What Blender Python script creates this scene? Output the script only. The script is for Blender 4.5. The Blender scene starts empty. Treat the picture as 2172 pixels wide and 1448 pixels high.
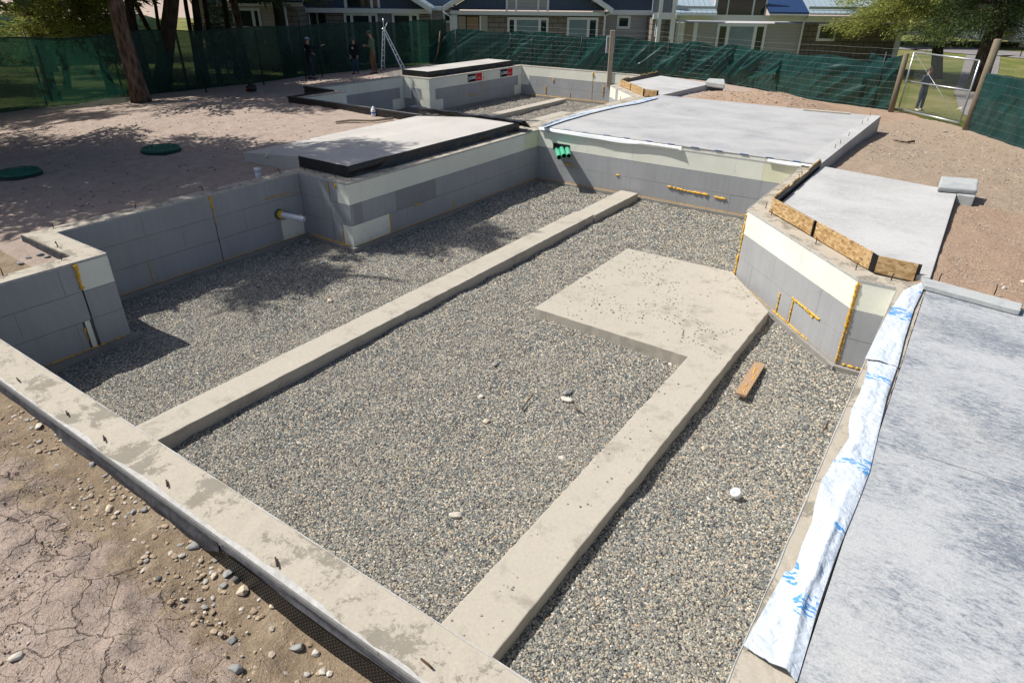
import bpy, bmesh, math, random
import numpy as np
from mathutils import Vector, Matrix
random.seed(7); RNG = np.random.default_rng(7)
SC = bpy.context.scene
# ------------------------------------------------------------------ camera
HC = 3.2
FPX, YAW, PIT, ROL = 1379.32, -0.6012065, 0.4991989, 0.0112591
def _cam():
    ca, sa = math.cos(YAW), math.sin(YAW)
    f = Vector((sa*math.cos(PIT), ca*math.cos(PIT), -math.sin(PIT)))
    r0 = Vector((ca, -sa, 0)); u0 = r0.cross(f)
    return (math.cos(ROL)*r0+math.sin(ROL)*u0, -math.sin(ROL)*r0+math.cos(ROL)*u0, f)
CR, CU, CF = _cam()
cam = bpy.data.objects.new('camera', bpy.data.cameras.new('camera'))
SC.collection.objects.link(cam)
m = Matrix.Identity(4)
for i in range(3):
    m[i][0], m[i][1], m[i][2] = CR[i], CU[i], -CF[i]
m[2][3] = HC
cam.matrix_world = m
cam.data.sensor_width = 36; cam.data.lens = FPX/2172*36
cam.data.clip_start = .05; cam.data.clip_end = 3000
SC.camera = cam
# ------------------------------------------------------------------ sky and sun
SUN = Vector((-.68, -.29, 1)).normalized()
w = bpy.data.worlds.new('World'); SC.world = w; w.use_nodes = True
nt = w.node_tree; bg = nt.nodes['Background']
sky = nt.nodes.new('ShaderNodeTexSky'); sky.sky_type = 'NISHITA'; sky.sun_disc = False
sky.dust_density = 2.5; sky.ozone_density = .8; sky.air_density = .8
sky.sun_elevation = math.asin(SUN.z); sky.sun_rotation = math.atan2(SUN.x, SUN.y)
nt.links.new(sky.outputs[0], bg.inputs[0]); bg.inputs[1].default_value = .095
sl = bpy.data.lights.new('sun', 'SUN'); sl.energy = 5.0; sl.angle = math.radians(.5); sl.color = (1, .96, .885)
so = bpy.data.objects.new('sun', sl); SC.collection.objects.link(so)
so.rotation_euler = SUN.to_track_quat('Z', 'Y').to_euler()
SC.view_settings.view_transform = 'Standard'; SC.view_settings.look = 'None'
SC.view_settings.exposure = 0.22; SC.view_settings.gamma = 1
# ------------------------------------------------------------------ helpers
def ray(px, py):
    return CF + (px-1086)/FPX*CR - (py-724)/FPX*CU
def W(px, py, z=0.):
    d = ray(px, py); t = (z-HC)/d.z; return Vector((d.x*t, d.y*t, z))
VD = Vector((-.5657, .8246, 0)); UD = Vector((.8246, .5657, 0))     # house frame: away, rightwards
def HP(px, py, d):
    D = ray(px, py); t = d/(D.x*VD.x+D.y*VD.y)
    return (D.x*UD.x+D.y*UD.y)*t, HC+D.z*t
def WP(px, py, d):
    D = ray(px, py); t = d/(D.x*VD.x+D.y*VD.y); return Vector((D.x*t, D.y*t, HC+D.z*t))
def sm(t):
    t = np.clip(t, 0, 1); return t*t*(3-2*t)
_P = np.random.default_rng(3).permutation(512); _P = np.concatenate([_P, _P])
_G = np.random.default_rng(4).uniform(-1, 1, 512)
def vn(x, y, s=0):
    x = np.asarray(x, float)+s*17.3; y = np.asarray(y, float)+s*9.1
    xi = np.floor(x).astype(int); yi = np.floor(y).astype(int); fx = x-xi; fy = y-yi
    fx = fx*fx*(3-2*fx); fy = fy*fy*(3-2*fy)
    h = lambda a, b: _G[_P[(_P[a & 511]+b) & 511]]
    return (h(xi, yi)*(1-fx)+h(xi+1, yi)*fx)*(1-fy)+(h(xi, yi+1)*(1-fx)+h(xi+1, yi+1)*fx)*fy
def fbm(x, y, o=4, s=0):
    r = 0; a = 1; f = 1
    for k in range(o):
        r = r+a*vn(np.asarray(x)*f, np.asarray(y)*f, s+k*3); a *= .5; f *= 2.03
    return r
# fence line (site boundary)
FL = [(-17., -6.), (-22.5, 2.), (-25.7, 8.5), (-26.0, 12.7), (-25.7, 17.5), (-26.0, 21), (-25.6, 25), (-25.2, 28.6)]
FR = [(-25.2, 28.6), (-21.4, 30.5), (-17.6, 31.0), (-13.3, 31.6), (-10.7, 31.3), (-8.1, 30.0), (-5.2, 27.9), (-2.7, 27.3)]
GA, GB = (-2.55, 27.2), (-.42, 25.05)
FR2 = [(-.25, 24.8), (1.25, 22.4), (4.5, 17.2), (8, 11)]
SITE = FL+FR[1:]+[GB]+FR2[1:]+[(14, 0), (12, -8), (-16, -8)]
def sdf(x, y, poly):
    x = np.asarray(x, float); y = np.asarray(y, float); d = np.full(x.shape, 1e9); ins = np.zeros(x.shape, bool)
    n = len(poly)
    for i in range(n):
        ax, ay = poly[i]; bx, by = poly[(i+1) % n]; ex, ey = bx-ax, by-ay
        t = np.clip(((x-ax)*ex+(y-ay)*ey)/(ex*ex+ey*ey+1e-12), 0, 1)
        d = np.minimum(d, (x-ax-t*ex)**2+(y-ay-t*ey)**2)
        c = ((ay > y) != (by > y)) & (x < (bx-ax)*(y-ay)/(by-ay+1e-12)+ax); ins ^= c
    return np.where(ins, -1, 1)*np.sqrt(d)
def zg0(x, y):
    x = np.asarray(x, float); y = np.asarray(y, float)
    s = sdf(x, y, SITE)
    z = -.13-.37*sm(1+s/7.5)-.6*sm(s/6)
    z = z+.42*np.exp(-(((x+6.0)/1.7)**2+((y-24.8)/1.9)**2))          # soil heap behind the far garage slab
    z = z-.12*sm((x+7)/3)*sm((1.9-y)/.6)*sm((3-x)/2)-.12*sm((x+4.2)/1.6)*sm((y-.3)/1.2)*sm((1.9-y)/.3)*sm((3-x)/2)                # dug ground along the near wall
    z = z+.15*sm((x+.5)/.6)*sm((y-8)/1.2)*sm((15.5-y)/1.5)*sm((4-x)/2)+.16*np.exp(-(((x+22.2)/2.)**2+((y-22)/3.)**2))+.13*np.exp(-(((x+8.2)/1.1)**2+((y-24.2)/2.2)**2))
    far = np.hypot(x, y)
    z = z+sm((far-110)/200)*22*sm((-x-20)/120)
    return z
def zg(x, y):
    x = np.asarray(x, float); y = np.asarray(y, float); s = sdf(x, y, SITE)
    k = sm(-s/2)
    return zg0(x, y)+(.028*fbm(x*.7, y*.7, 3, 5)+.016*fbm(x*3.1, y*3.1, 3, 8))*(.35+.65*k)
def G(px, py, off=0.):
    z = -.3
    for _ in range(14):
        p = W(px, py, z+off); z = float(zg(p.x, p.y))
    return Vector((p.x, p.y, z))
def lin(c):
    return tuple((v/255/12.92 if v/255 <= .04045 else ((v/255+.055)/1.055)**2.4) for v in c)
MATS = {}
class NM:
    def __init__(s, name, rough=.9, spec=.3):
        s.m = bpy.data.materials.new(name); s.m.use_nodes = True; s.t = s.m.node_tree
        s.b = s.t.nodes['Principled BSDF']; s.b.inputs['Roughness'].default_value = rough
        s.b.inputs['Specular IOR Level'].default_value = spec; MATS[name] = s.m
        s.tc = s.t.nodes.new('ShaderNodeTexCoord'); s.P = s.tc.outputs['Object']
    def n(s, kind, **k):
        o = s.t.nodes.new(kind)
        for a, v in k.items(): setattr(o, a, v)
        return o
    def l(s, a, b): s.t.links.new(a, b)
    def mapp(s, sc=(1, 1, 1), rot=(0, 0, 0)):
        o = s.n('ShaderNodeMapping'); o.inputs['Scale'].default_value = sc; o.inputs['Rotation'].default_value = rot
        s.l(s.P, o.inputs[0]); return o.outputs[0]
    def noise(s, sc, det=4, rough=.6, vec=None, dist=0.):
        o = s.n('ShaderNodeTexNoise'); o.inputs['Scale'].default_value = sc; o.inputs['Detail'].default_value = det
        o.inputs['Roughness'].default_value = rough; o.inputs['Distortion'].default_value = dist
        s.l(vec or s.P, o.inputs[0]); return o.outputs[0]
    def vor(s, sc, feat='F1', vec=None, out='Distance', rnd=1.):
        o = s.n('ShaderNodeTexVoronoi', feature=feat); o.inputs['Scale'].default_value = sc
        o.inputs['Randomness'].default_value = rnd
        s.l(vec or s.P, o.inputs[0]); return o.outputs[out]
    def ramp(s, fac, stops, interp='LINEAR'):
        o = s.n('ShaderNodeValToRGB'); e = o.color_ramp.elements; o.color_ramp.interpolation = interp
        while len(e) < len(stops): e.new(.5)
        for i, (p, c) in enumerate(stops):
            e[i].position = p; e[i].color = (c if len(c) == 4 else (*c, 1)) if not isinstance(c, (int, float)) else (c, c, c, 1)
        s.l(fac, o.inputs[0]); return o.outputs[0]
    def mix(s, fac, a, b, mode='MIX'):
        o = s.n('ShaderNodeMix', data_type='RGBA', blend_type=mode)
        if isinstance(fac, (int, float)): o.inputs[0].default_value = fac
        else: s.l(fac, o.inputs[0])
        for v, i in ((a, 6), (b, 7)):
            if isinstance(v, tuple): o.inputs[i].default_value = (*v[:3], 1)
            else: s.l(v, o.inputs[i])
        return o.outputs[2]
    def math(s, op, a, b=0., c=None):
        o = s.n('ShaderNodeMath', operation=op)
        for i, v in enumerate((a, b) if c is None else (a, b, c)):
            if isinstance(v, (int, float)): o.inputs[i].default_value = v
            else: s.l(v, o.inputs[i])
        return o.outputs[0]
    def bump(s, h, strength=.5, dist=.01):
        o = s.n('ShaderNodeBump'); o.inputs['Strength'].default_value = strength; o.inputs['Distance'].default_value = dist
        s.l(h, o.inputs['Height'])
        prev = s.b.inputs['Normal']
        if prev.links: s.l(prev.links[0].from_socket, o.inputs['Normal'])
        s.l(o.outputs[0], prev)
    def col(s, c):
        if isinstance(c, tuple): s.b.inputs['Base Color'].default_value = (*c[:3], 1)
        else: s.l(c, s.b.inputs['Base Color'])
        return s
def plain(name, c, rough=.7, spec=.3, metal=0., var=.12, nsc=6., bsc=60., bst=.15):
    n = NM(name, rough, spec); n.b.inputs['Metallic'].default_value = metal
    a = tuple(v*(1-var) for v in c); b = tuple(min(1, v*(1+var)) for v in c)
    n.col(n.ramp(n.noise(nsc, 5), [(.3, a), (.7, b)]))
    if bst: n.bump(n.noise(bsc, 3), bst, .004)
    return n
class MB:
    def __init__(s): s.v = []; s.f = []; s.mi = []; s.sm = []
    def add(s, vs, fs, mi=0, smooth=False):
        o = len(s.v); s.v += [tuple(v) for v in vs]
        for f in fs: s.f.append(tuple(o+i for i in f)); s.mi.append(mi); s.sm.append(smooth)
        return s
    def box(s, x0, x1, y0, y1, z0, z1, mi=0):
        return s.hexa([(x0, y0, z0), (x1, y0, z0), (x1, y1, z0), (x0, y1, z0), (x0, y0, z1), (x1, y0, z1), (x1, y1, z1), (x0, y1, z1)], mi)
    def hexa(s, v, mi=0):
        return s.add(v, [(3, 2, 1, 0), (4, 5, 6, 7), (0, 1, 5, 4), (1, 2, 6, 5), (2, 3, 7, 6), (3, 0, 4, 7)], mi)
    def obox(s, o, a, b, c, mi=0):     # origin + three edge vectors
        o, a, b, c = map(Vector, (o, a, b, c))
        return s.hexa([o, o+a, o+a+b, o+b, o+c, o+a+c, o+a+b+c, o+b+c], mi)
    def prism(s, poly, z0, z1, mi=0):
        n = len(poly)
        zt = (lambda p: z1(*p)) if callable(z1) else (lambda p: z1)
        v = [(x, y, z0) for x, y in poly]+[(x, y, zt((x, y))) for x, y in poly]
        return s.add(v, [tuple(range(n-1, -1, -1)), tuple(range(n, 2*n))]+[(i, (i+1) % n, n+(i+1) % n, n+i) for i in range(n)], mi)
    def tube(s, pts, r, n=8, mi=0, cap=True, smooth=True, jit=0.):
        pts = [Vector(p) for p in pts]; k = len(pts); rs = r if isinstance(r, (list, tuple)) else [r]*k
        vs = []; ref = None
        for i, p in enumerate(pts):
            t = (pts[min(i+1, k-1)]-pts[max(i-1, 0)])
            if t.length < 1e-9: t = Vector((0, 0, 1))
            t.normalize()
            if ref is None: ref = Vector((1, 0, 0)) if abs(t.x) < .8 else Vector((0, 1, 0))
            a = (ref-t*ref.dot(t)).normalized(); b = t.cross(a); ref = a
            for j in range(n):
                q = 2*math.pi*j/n; rr = rs[i]*(1+random.uniform(-jit, jit))
                vs.append(p+a*math.cos(q)*rr+b*math.sin(q)*rr)
        fs = [(i*n+j, i*n+(j+1) % n, (i+1)*n+(j+1) % n, (i+1)*n+j) for i in range(k-1) for j in range(n)]
        if cap: fs += [tuple(range(n-1, -1, -1)), tuple(range((k-1)*n, k*n))]
        return s.add(vs, fs, mi, smooth)
    def lathe(s, prof, c=(0, 0, 0), n=32, mi=0, smooth=True):
        vs = [(c[0]+r*math.cos(2*math.pi*j/n), c[1]+r*math.sin(2*math.pi*j/n), c[2]+z) for r, z in prof for j in range(n)]
        k = len(prof)
        fs = [(i*n+j, i*n+(j+1) % n, (i+1)*n+(j+1) % n, (i+1)*n+j) for i in range(k-1) for j in range(n)]
        return s.add(vs, fs, mi, smooth)
    def grid(s, P, mi=0, smooth=True):  # P[i][j] vectors
        a, b = len(P), len(P[0])
        return s.add([p for r in P for p in r], [(i*b+j, (i+1)*b+j, (i+1)*b+j+1, i*b+j+1) for i in range(a-1) for j in range(b-1)], mi, smooth)
    def build(s, name, mats, parent=None, bevel=0, label=None):
        me = bpy.data.meshes.new(name); me.from_pydata(s.v, [], s.f)
        for mm in (mats if isinstance(mats, (list, tuple)) else [mats]): me.materials.append(MATS[mm])
        me.polygons.foreach_set('material_index', s.mi); me.polygons.foreach_set('use_smooth', s.sm); me.update()
        o = bpy.data.objects.new(name, me); SC.collection.objects.link(o)
        if parent: o.parent = parent; o.matrix_parent_inverse = PINV.get(parent.name, Matrix.Identity(4))
        if bevel:
            b = o.modifiers.new('bevel', 'BEVEL'); b.width = bevel; b.segments = 2; b.limit_method = 'ANGLE'
        if label: o['label'] = label
        return o
PINV = {}
def tag(o, label=None, cat=None, group=None, kind=None):
    for k, v in (('label', label), ('category', cat), ('group', group), ('kind', kind)):
        if v: o[k] = v
    return o
def thing(name, label, cat, loc=(0, 0, 0), group=None, rz=0.):
    """Empty at the base; children are given in world coordinates (local=False) """
    o = bpy.data.objects.new(name, None); SC.collection.objects.link(o); o.empty_display_size = .2
    o.location = loc; o.rotation_euler = (0, 0, rz)
    M = Matrix.Translation(Vector(loc)) @ Matrix.Rotation(rz, 4, 'Z')
    PINV[o.name] = M.inverted()
    return tag(o, label, cat, group)
def local(o): PINV[o.name] = Matrix.Identity(4); return o
def np_mesh(name, V, F, mat, parent=None, smooth=True):
    me = bpy.data.meshes.new(name); V = np.asarray(V, np.float32); F = np.asarray(F, np.int32)
    me.vertices.add(len(V)); me.vertices.foreach_set('co', V.ravel())
    k = F.shape[1]; me.loops.add(F.size); me.loops.foreach_set('vertex_index', F.ravel())
    me.polygons.add(len(F)); me.polygons.foreach_set('loop_start', np.arange(0, F.size, k, dtype=np.int32))
    me.update(calc_edges=True); me.polygons.foreach_set('use_smooth', [smooth]*len(F))
    for mm in (mat if isinstance(mat, (list, tuple)) else [mat]): me.materials.append(MATS[mm])
    o = bpy.data.objects.new(name, me); SC.collection.objects.link(o)
    if parent: o.parent = parent; o.matrix_parent_inverse = PINV.get(parent.name, Matrix.Identity(4))
    return o
# ------------------------------------------------------------------ materials
def concrete(name, c, dark, stain=.5, streak=None, bump=.35, th=.5, edge=.05):
    n = NM(name, .88, .25)
    big = n.noise(1.3, 5, .65); fine = n.noise(38, 4, .7)
    base = n.ramp(fine, [(.25, tuple(v*.86 for v in c)), (.75, tuple(min(1, v*1.08) for v in c))])
    base = n.mix(n.ramp(big, [(.35, 0.), (.7, .35)]), base, tuple(v*.86 for v in c))
    msk = n.ramp(n.math('ADD', n.noise(2.3, 11, .78, dist=.3), n.math('MULTIPLY', n.math('SUBTRACT', n.noise(55, 4, .8), .5), .16)), [(th, 0.), (th+edge, 1.)])
    base = n.mix(n.math('MULTIPLY', msk, stain), base, dark)
    spk = n.ramp(n.vor(34), [(.05, 1.), (.09, 0.)])
    base = n.mix(n.math('MULTIPLY', n.math('MULTIPLY', spk, .6), n.ramp(n.noise(9, 2), [(.58, 0.), (.66, 1.)])), base, tuple(v*.3 for v in dark))
    n.col(base); n.bump(fine, bump, .006); n.bump(n.noise(6, 5), .25, .02); return n
concrete('concrete', (.42, .38, .315), (.20, .183, .148), .82, th=.515, edge=.035)
concrete('concrete_beam', (.43, .395, .335), (.25, .228, .19), .7, th=.525, edge=.12)
concrete('footing', (.27, .26, .24), (.17, .155, .14), .5, th=.52, edge=.08)
concrete('concrete_block', (.40, .42, .42), (.24, .25, .26), .4)
def slabmat(name, lo, hi, rot, sc, st=(.39, .48, .56)):
    n = NM(name, .72, .3)
    v = n.mapp((1, sc, 1), (0, 0, rot))
    a = n.noise(.75, 9, .7, v, .5); b = n.noise(9, 7, .75, n.mapp((1, 2.6, 1), (0, 0, rot+.25)), 1.); f = n.noise(70, 3)
    fl = n.noise(15, 8, .72, n.mapp((1, 2.4, 1), (0, 0, rot+.3)), .9); lg = n.noise(.8, 4, .6, n.mapp((1, 1.2, 1), (0, 0, rot)), .4)
    vv = n.math('ADD', n.math('ADD', n.math('MULTIPLY', lg, .40), n.math('MULTIPLY', b, .26)), n.math('MULTIPLY', fl, .34))
    base = n.ramp(vv, [(st[0], lo), (st[1], tuple(x*.32+y*.68 for x, y in zip(lo, hi))), (st[2], hi)])
    base = n.mix(n.math('MULTIPLY', n.ramp(n.noise(.5, 4, .6), [(.5, 0.), (.7, 1.)]), .4), base, (.42, .41, .385))
    base = n.mix(.12, base, n.ramp(f, [(.3, 0.), (.7, 1.)]))
    n.col(base); n.l(n.ramp(a, [(.35, .5), (.65, .85)]), n.b.inputs['Roughness']); n.bump(f, .12, .004); return n
slabmat('slab', (.11, .135, .175), (.38, .395, .41), .5, 1.5, (.435, .498, .552))
slabmat('slab_far', (.23, .24, .26), (.41, .41, .41), .0, 2.6)
slabmat('slab_porch', (.27, .275, .28), (.47, .47, .465), .1, 2.)
slabmat('slab_dusty', (.38, .36, .33), (.50, .475, .44), .3, 1.5)
def foam(name, c, grooves):
    n = NM(name, .85, .25)
    a = n.noise(1.1, 4); sp = n.noise(55, 4, .75)
    base = n.ramp(a, [(.3, tuple(v*.9 for v in c)), (.7, tuple(min(.9, v*1.06) for v in c))])
    base = n.mix(n.ramp(sp, [(.3, .35), (.5, 0.)]), base, tuple(v*.7 for v in c))
    sc = n.math('MULTIPLY', n.ramp(n.noise(3.2, 6, .7, n.mapp((1, 1, 4)), .3), [(.6, 0.), (.68, 1.)]), n.ramp(n.noise(26, 4), [(.45, 0.), (.6, 1.)]))
    base = n.mix(n.math('MULTIPLY', sc, .45), base, (.3, .27, .23))
    if grooves:
        w1 = n.noise(17, 2, .5, n.mapp((1, 1, .06))); base = n.mix(n.ramp(w1, [(.42, .10), (.55, 0.)]), base, tuple(v*.55 for v in c))
        n.bump(w1, .3, .004)
    sz_ = n.n('ShaderNodeSeparateXYZ'); n.l(n.P, sz_.inputs[0]); mud = n.math('MULTIPLY', n.math('MINIMUM', n.math('MAXIMUM', n.math('MULTIPLY', n.math('SUBTRACT', n.math('ADD', n.math('MULTIPLY', sz_.outputs[2], -1.), n.math('MULTIPLY', n.noise(7, 6, .75), .5)), 1.33), 5.), 0.), 1.), .4)
    base = n.mix(mud, base, (.30, .26, .21))
    n.col(base); n.bump(sp, .35, .004)
foam('foam_white', (.76, .77, .68), False)
foam('foam_cream', (.72, .71, .52), False)
foam('foam_grey', (.35, .36, .372), True)
foam('foam_dark', (.275, .278, .282), True)
plain('foam_edge', (.42, .415, .40), .9, .2, var=.2, nsc=18)
plain('spray_foam', (.72, .40, .04), .6, .3, var=.3, nsc=30, bsc=90, bst=.8)
n = NM('membrane', .42, .5); n.col((.012, .012, .014)); n.bump(n.noise(5, 4, .6, n.mapp((1, 1, .5))), .5, .05)
n = NM('dimple_membrane', .42, .18); n.col((.012, .012, .013)); sp_ = n.n('ShaderNodeSeparateXYZ'); n.l(n.P, sp_.inputs[0]); cb_ = n.n('ShaderNodeCombineXYZ'); n.l(sp_.outputs[0], cb_.inputs[0]); n.l(sp_.outputs[2], cb_.inputs[1])
vz = n.n('ShaderNodeTexVoronoi', voronoi_dimensions='2D'); vz.inputs['Scale'].default_value = 34; vz.inputs['Randomness'].default_value = 0; n.l(cb_.outputs[0], vz.inputs[0]); n.bump(n.ramp(vz.outputs['Distance'], [(.15, 1.), (.42, 0.)]), 1., .02)
n = NM('filter_fabric', .95, .1); n.col(n.ramp(n.noise(14, 5), [(.3, (.04, .042, .048)), (.7, (.085, .085, .095))])); n.bump(n.noise(9, 4), .5, .02)
plain('rust', (.075, .042, .028), .9, .2, var=.35, nsc=60)
plain('white_plastic', (.74, .76, .78), .35, .5, var=.03, bst=0)
plain('green_pipe', (.08, .42, .26), .35, .5, var=.06, bst=0)
plain('green_pipe_inside', (.02, .12, .07), .6, .3, var=.06, bst=0)
plain('lid_green', (.010, .10, .065), .55, .4, var=.2, nsc=9)
plain('lid_dark', (.012, .035, .028), .7, .3)
n = NM('osb', .75, .3)
v = n.vor(16, vec=n.mapp((1, 1, 2.2), (.3, .4, .5)), out='Color')
n.col(n.ramp(n.math('ADD', n.math('MULTIPLY', v, .6), n.math('MULTIPLY', n.noise(60, 3, .6, n.mapp((1, 1, 8))), .5)), [(.2, (.19, .10, .04)), (.5, (.42, .27, .12)), (.85, (.62, .46, .26))])); n.bump(v, .3, .004)
def wood(name, c, sc=(1, 1, 1)):
    n = NM(name, .8, .25); g = n.noise(9, 5, .6, n.mapp(sc), .6)
    n.col(n.ramp(g, [(.3, tuple(v*.62 for v in c)), (.7, c)])); n.bump(g, .4, .005)
wood('wood_board', (.44, .29, .18), (4, 4, 1)); wood('wood_post', (.22, .185, .13), (5, 5, .6)); wood('wood_pale', (.48, .40, .30), (5, 5, .5))
n = NM('galvanized', .38, .5); n.b.inputs['Metallic'].default_value = .7; n.col((.46, .49, .52))
n = NM('wire', .5, .5); n.b.inputs['Metallic'].default_value = .5; n.col((.20, .23, .23))
n = NM('aluminium', .35, .5); n.b.inputs['Metallic'].default_value = .8; n.col((.72, .74, .76))
plain('steel_post', (.012, .022, .02), .6, .4, var=.2)
n = NM('tarp', .4, .45)
bl = n.math('MULTIPLY', n.ramp(n.noise(2.0, 2, .5), [(.60, 0.), (.615, 1.)]), n.ramp(n.noise(11, 4, .6, n.mapp((1, 2.2, 1), (0, 0, .4)), 1.), [(.47, 0.), (.50, .9)]))
n.col(n.mix(bl, n.ramp(n.noise(4, 3), [(.3, (.50, .57, .66)), (.7, (.62, .67, .73))]), (.03, .25, .60))); n.bump(n.noise(7, 4, .6, None, .8), .7, .03); n.bump(n.ramp(n.vor(14, 'DISTANCE_TO_EDGE'), [(0., 0.), (.3, 1.)]), .35, .01)
plain('tarp_white', (.82, .85, .88), .4, .4, var=.03, nsc=3, bsc=9, bst=.4)
plain('tarp_blue', (.03, .16, .5), .4, .4, var=.2)
# soils
def soil(name, kind):
    n = NM(name, .97, .12)
    big = n.noise(.55, 6, .6); mid = n.noise(4.5, 7, .68); fine = n.noise(60, 4, .75); gr = n.noise(170, 2, .6)
    clay = n.ramp(mid, [(.25, (.33, .262, .22)), (.5, (.43, .345, .292)), (.75, (.49, .405, .345))])
    sand = n.ramp(mid, [(.25, (.19, .14, .095)), (.55, (.31, .24, .165)), (.8, (.42, .345, .255))])
    base = n.mix(n.ramp(big, [(.42, 0.), (.6, 1.)]), clay, sand) if kind == 'mix' else clay
    sep = n.n('ShaderNodeSeparateXYZ'); n.l(n.P, sep.inputs[0])
    # dug sandy strip beside the near wall, pink gravelly soil on the right
    edge = n.math('ADD', sep.outputs[1], n.math('MULTIPLY', n.math('SUBTRACT', mid, .5), 1.6))
    nearband = n.ramp(n.math('MULTIPLY', n.math('SUBTRACT', edge, .78), 1.3), [(.15, 0.), (.5, 1.)])
    near = n.math('MULTIPLY', nearband, n.math('LESS_THAN', sep.outputs[1], 3.))
    base = n.mix(near, clay, sand)
    rgt = n.ramp(n.math('MULTIPLY', n.math('ADD', n.math('ADD', sep.outputs[0], 9.), n.math('MULTIPLY', mid, .6)), .5), [(.4, 0.), (.7, 1.)])
    rgt = n.math('MULTIPLY', rgt, n.math('GREATER_THAN', sep.outputs[1], 5.))
    pink = n.ramp(fine, [(.3, (.25, .165, .115)), (.5, (.40, .285, .205)), (.7, (.52, .39, .30))])
    tan = n.ramp(fine, [(.3, (.24, .18, .13)), (.5, (.385, .30, .225)), (.7, (.50, .42, .33))])
    pk = n.math('ADD', n.math('MULTIPLY', n.math('LESS_THAN', sep.outputs[1], 13.8), 1.), n.math('GREATER_THAN', n.math('SUBTRACT', sep.outputs[1], n.math('MULTIPLY', sep.outputs[0], 1.9)), 29.))
    base = n.mix(rgt, base, n.mix(n.math('MINIMUM', n.math('MAXIMUM', n.math('ADD', pk, n.math('MULTIPLY', n.math('SUBTRACT', mid, .5), .8)), 0.), 1.), tan, pink))
    base = n.mix(n.ramp(fine, [(.3, .4), (.55, 0.)]), base, (.12, .09, .07))
    speck = n.ramp(n.vor(26), [(.10, 1.), (.16, 0.)]); sm_ = n.ramp(n.noise(2.2, 3), [(.42, 0.), (.55, 1.)])
    base = n.mix(n.math('MULTIPLY', speck, n.math('MULTIPLY', sm_, .6)), base, n.ramp(n.vor(26, out='Color'), [(.3, (.22, .2, .18)), (.7, (.55, .5, .43))]))
    cr = n.vor(3.4, 'DISTANCE_TO_EDGE', vec=None); wv = n.n('ShaderNodeVectorMath', operation='ADD')
    nz = n.n('ShaderNodeTexNoise'); nz.inputs['Scale'].default_value = 3.; nz.inputs['Detail'].default_value = 5; n.l(n.P, nz.inputs[0])
    sc_ = n.n('ShaderNodeVectorMath', operation='SCALE'); sc_.inputs['Scale'].default_value = .35; n.l(nz.outputs['Color'], sc_.inputs[0])
    n.l(n.P, wv.inputs[0]); n.l(sc_.outputs[0], wv.inputs[1]); cr = n.math('MINIMUM', n.vor(9., 'DISTANCE_TO_EDGE', vec=wv.outputs[0]), n.math('MULTIPLY', n.vor(2.9, 'DISTANCE_TO_EDGE', vec=wv.outputs[0]), .8))
    cm = n.math('MULTIPLY', n.ramp(n.noise(1.3, 3), [(.36, .15), (.52, 1.)]), n.math('LESS_THAN', sep.outputs[1], 1.4))
    cm = n.math('MULTIPLY', cm, n.math('SUBTRACT', 1., near))
    crack = n.math('MULTIPLY', n.ramp(cr, [(.003, 1.), (.013, 0.)]), cm)
    base = n.mix(n.math('MULTIPLY', crack, .5), base, (.10, .075, .06))
    n.col(base)
    n.bump(n.math('SUBTRACT', fine, n.math('MULTIPLY', crack, 2.)), .85, .022); n.bump(mid, .75, .07); n.bump(gr, .25, .004)
soil('soil', 'clay')
n = NM('pit_gravel', .95, .15)
c1 = n.vor(44, out='Color'); d1 = n.vor(44)
n.col(n.mix(n.ramp(d1, [(.25, 0.), (.6, .8)]), n.ramp(c1, [(.1, (.07, .078, .09)), (.4, (.15, .16, .175)), (.62, (.27, .26, .24)), (.85, (.40, .33, .25)), (.97, (.6, .58, .55))]), (.03, .03, .03)))
n.bump(n.ramp(d1, [(0., 1.), (.6, 0.)]), 1., .02); n.bump(n.noise(3, 4), .4, .05)
n = NM('pit_gravel_fine', .95, .15)
c1 = n.vor(30, out='Color'); d1 = n.vor(30)
n.col(n.mix(n.ramp(d1, [(.25, 0.), (.6, .7)]), n.ramp(c1, [(.1, (.2, .19, .18)), (.5, (.38, .345, .31)), (.85, (.52, .46, .38))]), (.06, .055, .05)))
n.bump(n.ramp(d1, [(0., 1.), (.6, 0.)]), 1., .02)
n = NM('gravel_stone', .8, .3)
oi = n.n('ShaderNodeObjectInfo'); r = oi.outputs['Random']
base = n.ramp(r, [(.0, (.115, .135, .15)), (.22, (.18, .205, .22)), (.44, (.265, .285, .29)), (.58, (.36, .365, .345)), (.69, (.46, .42, .345)), (.82, (.57, .52, .435)), (.90, (.27, .225, .18)), (.94, (.50, .35, .24)), (.965, (.72, .70, .66))], 'CONSTANT')
gp_ = n.n('ShaderNodeNewGeometry'); dn = n.noise(.9, 5, .65, gp_.outputs['Position'])
tuple_scale = n.mix(1., base, (.95, .91, .83), 'MULTIPLY'); base = n.mix(n.ramp(dn, [(.40, .0), (.70, .40)]), tuple_scale, (.33, .30, .245)); n.col(n.mix(n.ramp(n.noise(60, 3), [(.3, .25), (.7, 0.)]), base, (.12, .11, .1)))
def rockm(name, c): plain(name, c, .85, .25, var=.25, nsc=14, bsc=50, bst=.5)
rockm('rock_grey', (.27, .275, .27)); rockm('rock_tan', (.50, .42, .32)); rockm('rock_white', (.52, .48, .42)); rockm('rock_dark', (.13, .13, .13))
plain('lawn', (.16, .18, .055), .95, .1, var=.4, nsc=.6, bsc=120, bst=.8)
n = MATS['lawn']
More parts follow.
